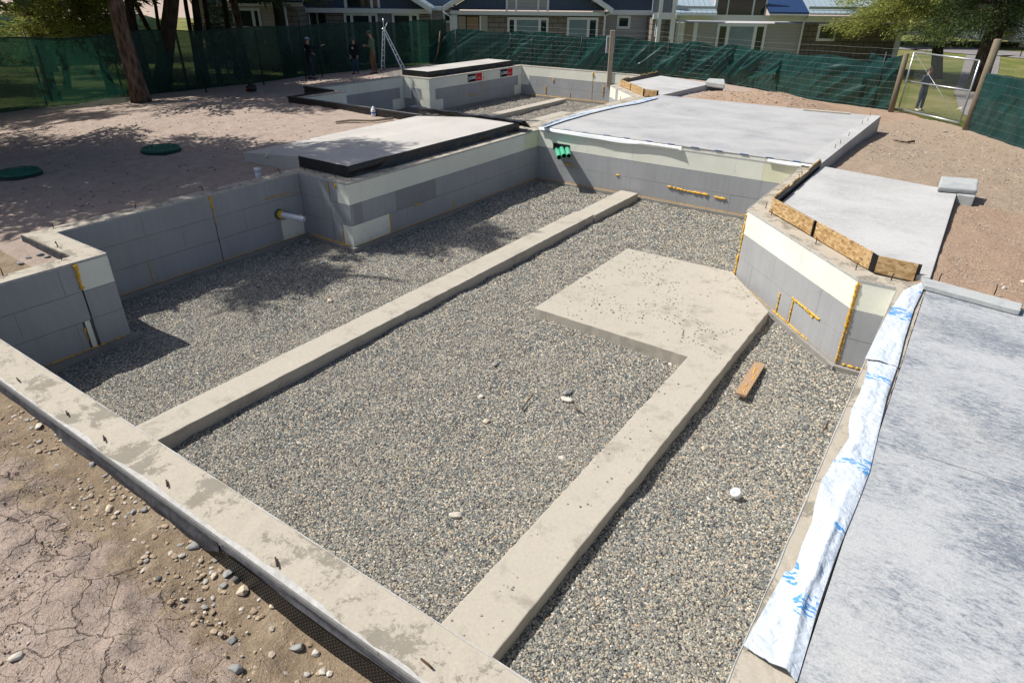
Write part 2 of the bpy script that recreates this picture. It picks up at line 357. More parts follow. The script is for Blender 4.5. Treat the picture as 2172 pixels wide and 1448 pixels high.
NMl = NM('lawn', .97, .1); NMl.col(NMl.mix(NMl.ramp(NMl.noise(40, 4, .8), [(.3, .5), (.6, 0.)]), NMl.ramp(NMl.noise(.45, 6, .65), [(.35, (.10, .135, .03)), (.52, (.19, .19, .065)), (.7, (.30, .25, .13))]), (.06, .08, .02))); NMl.bump(NMl.noise(55, 4, .8), .9, .03)
plain('asphalt', (.21, .20, .195), .95, .2, var=.12, nsc=1.5, bsc=90, bst=.3)
plain('sidewalk', (.55, .53, .50), .9, .2, var=.06)
plain('hillside', (.30, .23, .20), .97, .1, var=.25, nsc=.08)
# fence cloth : woven shade netting, partly open
def cloth(name, c, open_, rough=.5, tlm=1.5):
    n = NM(name, rough, .4); n.col(n.ramp(n.noise(2.5, 4), [(.3, tuple(v*.7 for v in c)), (.7, tuple(v*1.2 for v in c))]))
    out = n.t.nodes['Material Output']; tr = n.n('ShaderNodeBsdfTransparent'); tl = n.n('ShaderNodeBsdfTranslucent'); tl.inputs[0].default_value = (*[v*tlm for v in c], 1)
    m1 = n.n('ShaderNodeMixShader'); m1.inputs[0].default_value = .4; n.l(n.b.outputs[0], m1.inputs[1]); n.l(tl.outputs[0], m1.inputs[2])
    m2 = n.n('ShaderNodeMixShader'); m2.inputs[0].default_value = open_; n.l(m1.outputs[0], m2.inputs[1]); n.l(tr.outputs[0], m2.inputs[2]); n.l(m2.outputs[0], out.inputs[0])
    tr.inputs[0].default_value = (.55, .72, .62, 1)
cloth('shade_cloth', (.011, .055, .038), .20, .5, .9); cloth('shade_tarp', (.018, .074, .070), .05, .28); cloth('shade_cloth_far', (.008, .055, .04), .08)
# houses
def siding(name, c, pitch=.18, vertical=False):
    n = NM(name, .7, .3); sep = n.n('ShaderNodeSeparateXYZ'); n.l(n.P, sep.inputs[0])
    if vertical:
        ax = n.math('ADD', n.math('MULTIPLY', sep.outputs[0], .8246), n.math('MULTIPLY', sep.outputs[1], .5657))
    else: ax = sep.outputs[2]
    f = n.math('FRACT', n.math('DIVIDE', ax, pitch))
    n.col(n.mix(n.math('MULTIPLY', n.math('LESS_THAN', f, .07), .6), c, tuple(v*.4 for v in c))); n.bump(f, .5, .02)
siding('siding_grey', (.42, .41, .42)); siding('siding_taupe', (.44, .42, .37)); siding('siding_slate', (.075, .11, .175), .22, True); siding('siding_slate_light', (.20, .235, .29), .22, True)
def masonry(name, c):
    n = NM(name, .9, .2); b = n.n('ShaderNodeTexBrick'); sep = n.n('ShaderNodeSeparateXYZ'); cb = n.n('ShaderNodeCombineXYZ'); n.l(n.P, sep.inputs[0])
    n.l(n.math('ADD', n.math('MULTIPLY', sep.outputs[0], .8246), n.math('MULTIPLY', sep.outputs[1], .5657)), cb.inputs[0]); n.l(sep.outputs[2], cb.inputs[1]); n.l(cb.outputs[0], b.inputs[0])
    b.inputs['Scale'].default_value = 1.; b.inputs['Brick Width'].default_value = .62; b.inputs['Row Height'].default_value = .27; b.inputs['Mortar Size'].default_value = .018
    b.inputs['Color1'].default_value = (*c, 1); b.inputs['Color2'].default_value = (*[v*.85 for v in c], 1); b.inputs['Mortar'].default_value = (*[v*.3 for v in c], 1)
    n.col(b.outputs[0]); n.bump(n.noise(25, 3), .4, .01)
masonry('masonry', (.28, .245, .22)); masonry('masonry_dark', (.185, .165, .135))
plain('trim_white', (.80, .82, .85), .6, .3, var=.03, bst=0)
n = NM('glass', .06, .6); n.col((.02, .035, .035))
plain('glass_blind', (.22, .30, .34), .3, .5, var=.15, nsc=2, bst=0)
n = NM('roof_metal', .35, .5); n.b.inputs['Metallic'].default_value = .3
sep = n.n('ShaderNodeSeparateXYZ'); n.l(n.P, sep.inputs[0])
ax = n.math('FRACT', n.math('DIVIDE', n.math('ADD', n.math('MULTIPLY', sep.outputs[0], .8246), n.math('MULTIPLY', sep.outputs[1], .5657)), .3))
n.col(n.mix(n.math('LESS_THAN', ax, .12), (.40, .50, .56), (.22, .29, .35))); n.bump(n.math('LESS_THAN', ax, .12), .6, .03)
plain('roof_blue', (.018, .045, .12), .4, .4, var=.1, bst=0); plain('roof_dark', (.05, .055, .07), .8, .2)
plain('door_beige', (.36, .31, .25), .6, .3, var=.05, bst=0); plain('red_paint', (.45, .04, .03), .6, .3); plain('dark_metal', (.02, .02, .022), .5, .4)
n = NM('bark', .95, .15)
g = n.vor(9, vec=n.mapp((1, 1, .25))); n.col(n.ramp(n.math('ADD', g, n.math('MULTIPLY', n.noise(22, 4), .5)), [(.3, (.035, .024, .018)), (.7, (.12, .08, .058)), (1., (.19, .135, .10))])); n.bump(g, 1., .06)
n = NM('bark_dark', .95, .15); n.col(n.ramp(n.noise(9, 4, .6, n.mapp((1, 1, .3))), [(.3, (.02, .016, .013)), (.7, (.065, .05, .038))])); n.bump(n.vor(9, vec=n.mapp((1, 1, .25))), .8, .05)
def leaf(name, lo, hi):
    n = NM(name, .7, .25); g = n.n('ShaderNodeNewGeometry')
    n.col(n.ramp(n.math('ADD', n.math('MULTIPLY', g.outputs['Random Per Island'], .5), n.math('MULTIPLY', n.noise(.9, 3), .6)), [(.25, lo), (.8, hi)]))
    out = n.t.nodes['Material Output']; tl = n.n('ShaderNodeBsdfTranslucent'); tl.inputs[0].default_value = (*[min(1, v*1.3) for v in hi], 1)
    m1 = n.n('ShaderNodeMixShader'); m1.inputs[0].default_value = .25; n.l(n.b.outputs[0], m1.inputs[1]); n.l(tl.outputs[0], m1.inputs[2]); n.l(m1.outputs[0], out.inputs[0])
leaf('needles', (.04, .07, .016), (.36, .38, .10)); leaf('needles_blue', (.015, .05, .05), (.06, .13, .11)); leaf('needles_dark', (.012, .03, .012), (.07, .10, .03))
for nm_, c_ in (('skin', (.50, .30, .21)), ('cloth_black', (.012, .012, .015)), ('cloth_navy', (.03, .04, .07)), ('cloth_denim', (.04, .075, .13)), ('cloth_olive', (.10, .13, .09)), ('cloth_brown', (.16, .085, .045)), ('cap_grey', (.30, .36, .42)), ('cap_dark', (.09, .11, .12)), ('hair_brown', (.06, .035, .02)), ('shoe_white', (.6, .62, .64)), ('print_white', (.6, .6, .6)), ('sign_black', (.012, .012, .014)), ('sign_red', (.55, .02, .03)), ('sign_white', (.8, .8, .8)), ('box_grey', (.30, .33, .36))):
    plain(nm_, c_, .8, .25, var=.08, bst=0)
# ------------------------------------------------------------------ foundation outline
IL = [(-9.15, 1.83), (-9.15, 3.68), (-10.57, 3.68), (-10.57, 8.02), (-9.2, 8.02), (-9.2, 14.5), (-2.76, 14.5), (-2.76, 10.86), (-.7, 8.73), (-.27, 8.73), (-.27, 1.83)]
OL = [(-9.42, 1.5), (-9.42, 3.35), (-10.88, 3.35), (-10.88, 8.3), (-9.5, 8.3), (-9.5, 14.8), (-2.44, 14.8), (-2.44, 10.97), (-.55, 9.04), (.03, 9.04), (.03, 1.5)]
SH = (-8.95, 12.5); GZ = -1.30
ILF = IL[:9]+[(-.875, 8.73), (-.875, 1.83)]; OLF = OL[:9]+[(-.575, 9.04), (-.575, 1.5)]
def shl(L, d): return [(x+d[0], y+d[1]) for x, y in L]
# ------------------------------------------------------------------ ground sheet
def axis(segs):
    r = [segs[0][0]]
    for a, b, st in segs:
        k = max(1, int(round((b-a)/st))); r += [a+(b-a)*(i+1)/k for i in range(k)]
    return np.array(r)
far_ = [6, 9, 14, 22, 34, 52, 80, 120, 180, 270, 400, 600]
xs = axis([(-640, -300, 60), (-300, -120, 20), (-120, -40, 4), (-40, -28, 1), (-28, -8, .14), (-8, 1.2, .045), (1.2, 8, .25), (8, 20, 1), (20, 80, 5), (80, 640, 70)])
ys = axis([(-200, -20, 30), (-20, -2, 1), (-2, 1.7, .045), (1.7, 34, .14), (34, 60, 1), (60, 160, 6), (160, 700, 45)])
X, Y = np.meshgrid(xs, ys, indexing='ij'); Z = zg(X, Y)
fg = sm((1.5-Y)/.4)*sm((Y+2.5)/.5)*sm((X+8)/.6)*sm((1.2-X)/.5)
lump = np.abs(vn(X*5, Y*5, 21))*.03+np.maximum(0, vn(X*9, Y*9, 22))*.05*sm((Y-.3)/.5)+.012*np.abs(vn(X*2.2, Y*2.2, 27))
Z = Z+fg*(lump-.02+.02*vn(X*19, Y*19, 23)*(.25+sm((Y-.3)/.5)))
def faces_of(mask):
    a, b = X.shape; I = np.arange(a*b).reshape(a, b)
    F = np.stack([I[:-1, :-1], I[1:, :-1], I[1:, 1:], I[:-1, 1:]], -1)
    return F[mask]
XC = (X[:-1, :-1]+X[1:, 1:])/2; YC = (Y[:-1, :-1]+Y[1:, 1:])/2
inpit = (sdf(XC, YC, OL) < -.11) | (sdf(XC, YC, shl(OLF, SH)) < -.11)
V = np.stack([X, Y, Z], -1).reshape(-1, 3)
gr = np_mesh('ground', V, faces_of(~inpit), 'soil'); tag(gr, kind='structure')
def sheet(name, mask, dz, mat):
    F = faces_of(mask); u, inv = np.unique(F, return_inverse=True); VV = V[u].copy(); VV[:, 2] += dz
    return tag(np_mesh(name, VV, inv.reshape(F.shape), mat), kind='structure')
dS = sdf(XC, YC, SITE); R = np.hypot(XC, YC)
sheet('lawn', (dS > .15+.25*vn(XC*1.3, YC*1.3, 40)) & (R < 110), .012, 'lawn')
# drive and road, laid over the lawn as strips following the land
def strip(name, pts, wd, dz, mat, kind='structure', sub=14):
    P = [Vector((p[0], p[1], 0)) for p in pts]; rows = []
    for i in range(len(P)-1):
        for k in range(sub):
            t = k/sub; c = P[i].lerp(P[i+1], t); d = (P[i+1]-P[i]).normalized(); nrm = Vector((-d.y, d.x, 0))
            ww = wd[i]*(1-t)+wd[i+1]*t
            rows.append([(c+nrm*ww*s) for s in (-.5, -.3, -.1, .1, .3, .5)])
    mb = MB(); mb.grid([[Vector((q.x, q.y, float(zg0(q.x, q.y))+dz)) for q in r] for r in rows], smooth=True)
    return tag(mb.build(name, mat), kind=kind)
pa = [G(1900, 98), G(1990, 104), G(2080, 112), G(2172, 118), G(2300, 130)]
strip('driveway', [(p.x, p.y) for p in pa], [9, 7.5, 6.5, 6, 6], .05, 'asphalt')
pb = [G(2085, 120), G(2075, 165), G(2062, 200), G(2085, 240), G(2150, 275)]
strip('path', [(p.x, p.y) for p in pb], [2.2, 1.8, 1.5, 1.6, 1.8], .045, 'asphalt')
# ------------------------------------------------------------------ pits
def gravel_bed(name, d, dens, size, mat, label):
    mb = MB(); L = shl(ILF if d[0] else IL, d)
    x0, x1, y0, y1 = -10.6+d[0], -.2+d[0], 1.8+d[1], 14.5+d[1]; st = .12
    xx = np.arange(x0, x1+st, st); yy = np.arange(y0, y1+st, st); A, B = np.meshgrid(xx, yy, indexing='ij')
    Zp = GZ+.03*fbm(A*.8, B*.8, 3, 33)+.022*np.maximum(-.4, vn(A*3.3, B*3.3, 3))*sm(-sdf(A, B, L)/.3)+.01*vn(A*7, B*7, 3)
    Ac = (A[:-1, :-1]+A[1:, 1:])/2; Bc = (B[:-1, :-1]+B[1:, 1:])/2; ok = sdf(Ac, Bc, L) < .1
    I = np.arange(A.size).reshape(A.shape); F = np.stack([I[:-1, :-1], I[1:, :-1], I[1:, 1:], I[:-1, 1:]], -1)[ok]
    o = np_mesh(name, np.stack([A, B, Zp], -1).reshape(-1, 3), F, mat); tag(o, label, 'gravel', kind='stuff')
    a = o.data.attributes.new('dens', 'FLOAT', 'POINT'); a.data.foreach_set('value', dens(A, B).ravel().astype(np.float32))
    a = o.data.attributes.new('siz', 'FLOAT', 'POINT'); a.data.foreach_set('value', size(A, B).ravel().astype(np.float32))
    scatter(o, 'gravel_stone', 5, 1.0); return o
def scatter(o, mat, seed, flat=1., islands=4):
    ng = bpy.data.node_groups.new('scatter_'+o.name, 'GeometryNodeTree')
    ng.interface.new_socket('Geometry', in_out='INPUT', socket_type='NodeSocketGeometry'); ng.interface.new_socket('Geometry', in_out='OUTPUT', socket_type='NodeSocketGeometry')
    N = lambda k: ng.nodes.new(k); L = ng.links.new
    gi, go = N('NodeGroupInput'), N('NodeGroupOutput')
    at = N('GeometryNodeInputNamedAttribute'); at.data_type = 'FLOAT'; at.inputs['Name'].default_value = 'dens'
    az = N('GeometryNodeInputNamedAttribute'); az.data_type = 'FLOAT'; az.inputs['Name'].default_value = 'siz'
    ds = N('GeometryNodeDistributePointsOnFaces'); ds.distribute_method = 'RANDOM'; ds.inputs['Seed'].default_value = seed
    L(gi.outputs[0], ds.inputs['Mesh']); L(at.outputs[0], ds.inputs['Density'])
    jn = N('GeometryNodeJoinGeometry')
    for k in range(3):
        ico = N('GeometryNodeMeshIcoSphere'); ico.inputs['Radius'].default_value = .5; ico.inputs['Subdivisions'].default_value = 2
        sp = N('GeometryNodeSetPosition'); nz = N('ShaderNodeTexNoise'); nz.noise_dimensions = '4D'; nz.inputs['W'].default_value = k*3.7+1; nz.inputs['Scale'].default_value = 1.7
        pos = N('GeometryNodeInputPosition'); L(pos.outputs[0], nz.inputs['Vector'])
        su = N('ShaderNodeVectorMath'); su.operation = 'SUBTRACT'; su.inputs[1].default_value = (.5, .5, .5); L(nz.outputs['Color'], su.inputs[0])
        L(su.outputs[0], sp.inputs['Offset']); L(ico.outputs[0], sp.inputs['Geometry'])
        tr = N('GeometryNodeTransform'); tr.inputs['Scale'].default_value = [(1.15, .8, .5), (1., .85, .62), (1.3, .75, .55)][k]; L(sp.outputs[0], tr.inputs['Geometry'])
        ml = N('GeometryNodeSetMaterial'); ml.inputs['Material'].default_value = MATS[mat]; L(tr.outputs[0], ml.inputs['Geometry'])
        gt = N('GeometryNodeGeometryToInstance'); L(ml.outputs[0], gt.inputs[0]); L(gt.outputs[0], jn.inputs[0])
    ip = N('GeometryNodeInstanceOnPoints'); L(ds.outputs['Points'], ip.inputs['Points']); L(jn.outputs[0], ip.inputs['Instance']); ip.inputs['Pick Instance'].default_value = True
    rr = N('FunctionNodeRandomValue'); rr.data_type = 'FLOAT_VECTOR'; rr.inputs[0].default_value = (-.45, -.45, 0); rr.inputs[1].default_value = (.45, .45, 6.28)
    L(rr.outputs[0], ip.inputs['Rotation'])
    rs = N('FunctionNodeRandomValue'); rs.data_type = 'FLOAT'; rs.inputs[2].default_value = .55; rs.inputs[3].default_value = 1.45
    mu = N('ShaderNodeMath'); mu.operation = 'MULTIPLY'; L(rs.outputs[1], mu.inputs[0]); L(az.outputs[0], mu.inputs[1]); L(mu.outputs[0], ip.inputs['Scale'])
    j2 = N('GeometryNodeJoinGeometry'); L(ip.outputs[0], j2.inputs[0]); L(gi.outputs[0], j2.inputs[0]); L(j2.outputs[0], go.inputs[0])
    md = o.modifiers.new('scatter', 'NODES'); md.node_group = ng
gravel_bed('gravel', (0, 0), lambda a, b: np.interp(b, [2, 5, 9, 14], [5600, 4500, 2600, 1300]), lambda a, b: np.interp(b, [2, 5, 9, 14], [.0192, .021, .027, .036]), 'pit_gravel', 'grey drain gravel filling the near foundation pit between the concrete beams')
gravel_bed('gravel', SH, lambda a, b: 220+0*a, lambda a, b: .045+0*a, 'pit_gravel_fine', 'pale drain gravel on the floor of the far foundation pit')
# ------------------------------------------------------------------ foundation walls
def cap_strip(mb, A0, A1, B0, B1, z, seed, lip=.03, n=None, rag=.006):
    A0, A1, B0, B1 = [Vector((*p, 0)) for p in (A0, A1, B0, B1)]
    n = n or max(2, int((A1-A0).length/.09)); rows = []; R_ = random.Random(seed)
    for i in range(n+1):
        t = i/n; a = A0.lerp(A1, t); b = B0.lerp(B1, t); d = (b-a).normalized(); ed = i in (0, n)
        ra = 0 if ed else R_.uniform(-rag, rag*.4); rb = 0 if ed else R_.uniform(-rag, rag*.4)
        a2 = a-d*ra; b2 = b+d*rb; row = [a2+Vector((0, 0, z-lip))]
        for k in range(5):
            q = a2.lerp(b2, k/4); q.z = z+(0 if k in (0, 4) else R_.uniform(-.003, .004)); row.append(q)
        row.append(b2+Vector((0, 0, z-lip))); rows.append(row)
    mb.grid(rows, smooth=False)
def foam_face(fs, A, B, rows, skip=1.22, off=0., th=.07, H0=-.03):
    """rows: list (top to bottom) of lists (s0, s1, material index)"""
    A = Vector((*A, 0)); B = Vector((*B, 0)); d = (B-A).normalized(); L = (B-A).length; nr = Vector((d.y, -d.x, 0))
    for r, segs in enumerate(rows):
        zt = H0 if r == 0 else -.406*r-.003; zb = -.406*(r+1)+.002 if r < 2 else -1.219
        for s0, s1, mi in segs:
            cuts = [s0]; x = off+(skip/2 if r % 2 else 0)
            while x < s1-.05:
                if x > s0+.05: cuts.append(x)
                x += skip
            cuts.append(s1)
            for a, b in zip(cuts[:-1], cuts[1:]):
                j = random.uniform(-.0025, .001); g = .0014
                o = A+d*(a+g)+nr*j; o.z = zb
                fs[mi].obox(o, d*(b-a-2*g), -nr*(th+j), Vector((0, 0, zt-zb)))
def bead(parent, pts, r=.012, name='spray_foam', breaks=0.):
    r *= .82; mb = MB(); P = [Vector(p) for p in pts]; seg = []
    for a, b in zip(P[:-1], P[1:]):
        k = max(1, int((b-a).length/(r*1.6)))
        seg += [a.lerp(b, i/k)+Vector([random.uniform(-1, 1)*r*.3 for _ in range(3)]) for i in range(k)]
    seg.append(P[-1]); run = []
    runs = [[]]
    for q in seg:
        if breaks and random.random() < breaks and len(runs[-1]) > 1: runs.append([])
        runs[-1].append(q)
    for q in runs:
        if len(q) > 1: mb.tube(q, [r*random.uniform(.45, 1.5) for _ in q], 6)
    if mb.v: mb.build(name, 'spray_foam', parent)
def AX(px, py):
    D = ray(px, py); return D.y*(IL[4][0]+SH[0])/D.x-IL[4][1]-SH[1]
def foundation(d, far):
    lab = ('far L-shaped foundation of white and grey foam block walls with two stickers' if far else
           'near L-shaped foundation of grey and white foam block walls around the gravel pit')
    f = thing('foundation', lab, 'foundation', (-5.5+d[0], 8+d[1], -1.3))
    I_ = shl(ILF if far else IL, d); O_ = shl(OLF if far else OL, d); n = len(I_)
    cap = MB(); core = MB(); foot = MB(); edge = MB(); outer = MB()
    for i in range(n):
        j = (i+1) % n; cap_strip(cap, I_[i], I_[j], O_[i], O_[j], 0., i+far*20)
        A, B, C, D = [Vector((*p, 0)) for p in (I_[i], I_[j], O_[j], O_[i])]
        mid = lambda p, q, t: p.lerp(q, t)
        a, b = mid(A, D, .22), mid(B, C, .22); c, e = mid(B, C, .78), mid(A, D, .78)
        core.hexa([a+Vector((0, 0, -1.3)), b+Vector((0, 0, -1.3)), c+Vector((0, 0, -1.3)), e+Vector((0, 0, -1.3)), a+Vector((0, 0, -.012)), b+Vector((0, 0, -.012)), c+Vector((0, 0, -.012)), e+Vector((0, 0, -.012))])
        # outer foam leaf
        c2, e2 = mid(B, C, .79), mid(A, D, .79)
        outer.hexa([e2+Vector((0, 0, -1.2)), c2+Vector((0, 0, -1.2)), C+Vector((0, 0, -1.2)), D+Vector((0, 0, -1.2)), e2+Vector((0, 0, -.032)), c2+Vector((0, 0, -.032)), C+Vector((0, 0, -.032)), D+Vector((0, 0, -.032))])
        # footing strip inside the pit
        dd = (B-A).normalized(); nr = Vector((dd.y, -dd.x, 0)); wf = .07
        A_, B_ = A, B; p0, p1 = A+nr*wf-dd*wf*.98, B+nr*wf+dd*wf*.98
        foot.hexa([p0+Vector((0, 0, -1.6)), p1+Vector((0, 0, -1.6)), C+Vector((0, 0, -1.6)), D+Vector((0, 0, -1.6)), p0+Vector((0, 0, -1.222-.0003*i)), p1+Vector((0, 0, -1.222-.0003*i)), C+Vector((0, 0, -1.222-.0003*i)), D+Vector((0, 0, -1.222-.0003*i))])
        # rim of pale foam showing at the inner edge of the cap
        k = max(2, int((B-A).length/.12)); rows = []
        for q in range(k+1):
            p = A.lerp(B, q/k); wv = random.uniform(.002, .011); rows.append([p+nr*.002+Vector((0, 0, -.028)), p+nr*.002+Vector((0, 0, .0045)), p-nr*wv+Vector((0, 0, .0045))])
        edge.grid(rows, smooth=False)
    if not far:
        rim = MB(); rows = []
        for q in range(150):
            x = -9.42+9.45*q/149; wv = .025+.02*float(vn(x*2.3, 1, 77))+.012*float(vn(x*9, 1, 78)); rows.append([Vector((x, 1.4985, -.03)), Vector((x, 1.4985, .005)), Vector((x, 1.4985+wv, .0045))])
        rim.grid(rows, smooth=False); rim.build('foam_rim', 'foam_edge', f)
    cap.build('wall_top', 'concrete', f); core.build('wall_core', 'footing', f); foot.build('footing', 'footing', f); outer.build('outer_foam', 'foam_grey', f); edge.build('foam_rim', 'foam_edge', f)
    W_, G_, K_, C_ = 0, 1, 2, 3
    nm = ['foam_white', 'foam_grey', 'foam_dark', 'foam_cream']
    def L(i): return (Vector(I_[i])-Vector(I_[(i+1) % n])).length
    full = lambda i, c: [(0, L(i), c)]
    faces = {}
    if not far:
        faces[0] = [[(0, 1.42, G_), (1.44, L(0), W_)], [(0, 1.42, G_), (1.44, L(0), G_)], [(0, 1.30, G_), (1.33, 1.395, W_), (1.44, L(0), G_)]]
        faces[1] = [full(1, G_)]*3
        faces[2] = [[(0, 2.44, G_), (2.455, L(2), G_)], [(0, 2.44, G_), (2.455, L(2), G_)], [(0, 2.44, G_), (2.455, 3.78, G_), (3.78, 4.30, W_), (4.30, L(2), G_)]]
        faces[3] = [[(0, .84, G_), (.85, 1.06, G_), (1.06, L(3), W_)], [(0, .84, G_), (.85, L(3), G_)], [(0, .84, G_), (.85, 1.12, G_), (1.12, L(3), W_)]]
        faces[4] = [[(0, 5.85, W_), (5.85, L(4), C_)], [(0, .3, K_), (.3, 1.22, G_), (1.22, 2.44, K_), (2.44, L(4), G_)], [(0, 1.0, W_), (1.0, L(4), G_)]]
        faces[5] = [[(0, 5.7, W_), (5.7, L(5), C_)], full(5, G_), full(5, G_)]
        faces[6] = [full(6, W_), full(6, G_), full(6, G_)]
        faces[7] = [full(7, W_), full(7, G_), full(7, G_)]; faces[8] = [full(8, W_), full(8, G_), full(8, G_)]
    else:
        faces[0] = [full(0, W_)]*2+[full(0, G_)]; faces[1] = [full(1, W_)]+[full(1, G_)]*2
        faces[2] = [full(2, W_), [(0, .5, W_), (.5, 4.1, G_), (4.1, L(2), W_)], [(0, .5, W_), (.5, 3.65, G_), (3.65, L(2), W_)]]
        faces[3] = [full(3, W_), [(0, .4, W_), (.4, .95, G_), (.95, L(3), W_)], [(0, .85, G_), (.85, L(3), W_)]]
        faces[4] = [full(4, W_), [(0, .35, W_), (.35, 6.2, G_), (6.2, L(4), W_)], [(0, .8, W_), (.8, 5.9, G_), (5.9, L(4), W_)]]
        faces[5] = [full(5, W_), [(0, .42, W_), (.42, L(5), G_)], full(5, G_)]
        faces[6] = [full(6, W_)]+[full(6, G_)]*2
        faces[7] = [[(0, .7, W_), (.7, 1.0, G_), (1., L(7), W_)]]+[full(7, G_)]*2; faces[8] = faces[7][:0]+[full(8, W_)]+[full(8, G_)]*2
    faces[9] = [full(9, W_)]+[full(9, G_)]*2; faces[10] = [full(10, W_)]+[full(10, G_)]*2
    offs = {4: .3, 5: .22, 7: .5, 2: .0}
    for i, rows in faces.items():
        fs = [MB() for _ in nm]; foam_face(fs, I_[i], I_[(i+1) % n], rows, off=offs.get(i, 0), H0=(.068 if i == 5 and not far else -.03))
        for k, mb in enumerate(fs):
            if mb.v: mb.build('foam_panel', nm[k], f)
    def on(i, s, z, o=.006):
        A = Vector((*I_[i], 0)); B = Vector((*I_[(i+1) % n], 0)); dd = (B-A).normalized(); nr = Vector((dd.y, -dd.x, 0))
        p = A+dd*s+nr*o; p.z = z; return p
    def bl(i, a, b, r=.012, br=0.): bead(f, [on(i, *a), on(i, *b)], r, breaks=br)
    if not far:
        bl(2, (2.447, -.03), (2.447, -.25), .022); bl(2, (2.447, -.25), (2.447, -.5), .007, .1); bl(2, (1.15, -.8), (1.15, -1.2), .008)
        bl(2, (.1, -1.215), (L(2), -1.215), .007, .05); bl(2, (3.5, -.33), (4.0, -.33), .012, .15); bl(2, (4.0, -.36), (4.33, -.36), .006, .1)
        bl(0, (1.43, -.03), (1.43, -.36), .032); bl(0, (.2, -1.215), (1.8, -1.215), .012, .12); bl(0, (1.3, -.9), (1.3, -1.1), .012, .3); bl(0, (.35, -.9), (.35, -1.1), .02, .3)
        bl(3, (.1, -1.215), (1.3, -1.215), .014, .05); bl(3, (.83, -.04), (.83, -.25), .010); bl(3, (1.05, -.03), (1.05, -.12), .02); bl(3, (1.1, -.95), (1.1, -1.2), .010)
        bl(4, (.1, -1.215), (6.4, -1.215), .008, .05); bl(4, (1.01, -.83), (1.01, -1.2), .016); bl(4, (3.0, -1.0), (3.0, -1.2), .014); bl(4, (1.75, -.82), (1.95, -.84), .018)
        bl(5, (.05, -1.215), (6.3, -1.21), .007, .06); bl(5, (.86, -.72), (1.08, -.76), .022, .2); bl(5, (2.28, -.80), (2.36, -.8), .022); bl(5, (3.62, -.86), (4.1, -.89), .026, .1); bl(5, (4.1, -.89), (4.62, -.9), .028, .08); bl(5, (4.75, -.91), (5.02, -.93), .03)
        bl(7, (.02, -.03), (.02, -.75), .018, .12); bl(7, (.01, -.78), (.01, -1.2), .024); bl(7, (.1, -1.215), (1.35, -1.215), .005, .15); bl(7, (1.35, -1.215), (2.3, -1.215), .014, .12)
        bl(7, (1.42, -.88), (1.42, -1.2), .015); bl(7, (1.78, -.82), (1.78, -1.2), .015, .12); bl(7, (1.72, -.81), (2.45, -.82), .018, .12); bl(7, (2.0, -.80), (2.3, -.86), .014, .3)
        bl(7, (L(7)+.012, -.03), (L(7)+.012, -.75), .017); bl(7, (L(7)+.012, -.75), (L(7)+.012, -1.2), .012); bl(8, (.035, -.04), (.035, -1.2), .007, .1); bl(8, (.1, -1.2), (.4, -1.2), .02, .1)
    else:
        bl(4, (AX(1026, 160), -.03), (AX(1026, 160), -.35), .02); bl(4, (2.5, -.75), (2.5, -.9), .02); bl(4, (2.5, -.9), (3.2, -.9), .015); bl(4, (3.4, -.45), (3.4, -.9), .012)
        bl(5, (.3, -1.21), (6.3, -1.21), .013, .04); bl(5, (3.75, -.03), (3.75, -.22), .04); bl(5, (3.75, -.2), (3.75, -1.15), .008); bl(5, (1.35, -.8), (1.35, -1.1), .028); bl(5, (4.3, -.55), (4.3, -.95), .028); bl(5, (2.65, -.95), (2.65, -1.2), .012); bl(5, (1.75, -.45), (1.75, -.6), .03); bl(5, (5.4, -.05), (5.4, -.16), .03)
        bl(2, (1.9, -.05), (1.9, -1.2), .006, .05); bl(7, (1.35, -.2), (1.35, -.36), .02)
    return f, on
FN, on_near = foundation((0, 0), 0)
FF, on_far = foundation(SH, 1)
mb = MB(); mb.box(-9.52, -9.175, 14.82, 21.5, -1.3, -.004); mb.build('wall_core', 'concrete', FF)
# rusty pins standing in the wall tops
def pin(parent, p, h=.07, bend=.05, a=None):
    a = random.uniform(0, 6.28) if a is None else a; p = Vector(p); q = Vector((math.cos(a), math.sin(a), 0))
    mb = MB(); mb.tube([p-Vector((0, 0, .02)), p+Vector((0, 0, h*.6)), p+Vector((0, 0, h))+q*bend*.5, p+Vector((0, 0, h*.9))+q*bend], .0065, 6); mb.build('anchor_pin', 'rust', parent)
for x, y in ((39, 807.7), (143, 879), (221.5, 932.3), (355, 1028), (587, 1195), (905, 1410)):
    p = W(x, y); a_ = -.35+random.uniform(-.25, .25); q = Vector((math.cos(a_), math.sin(a_), 0)); mb = MB(); mb.tube([p-q*.045+Vector((0, 0, .012)), p+q*.01+Vector((0, 0, .022)), p+q*.045+Vector((0, 0, .020))], .0065, 7); mb.build('anchor_pin', 'rust', FN)
for x, y in ((114, 481), (122.6, 521), (131, 548.6), (430, 402), (288, 440), (7, 582), (594, 365)): pin(FN, W(x, y+3), .09, .07)
for x, y in ((1624, 440), (1636, 455), (1730, 516), (1815, 570), (1890, 593), (1694, 378), (1700, 372)): pin(FN, W(x, y+2), .10, .02)
for x, y in ((646, 361), (679, 368), (712, 376), (761, 370), (858, 343), (938, 322), (1012, 300), (1062, 287), (1094, 279)): pin(FN, W(x, y), .09, .01)
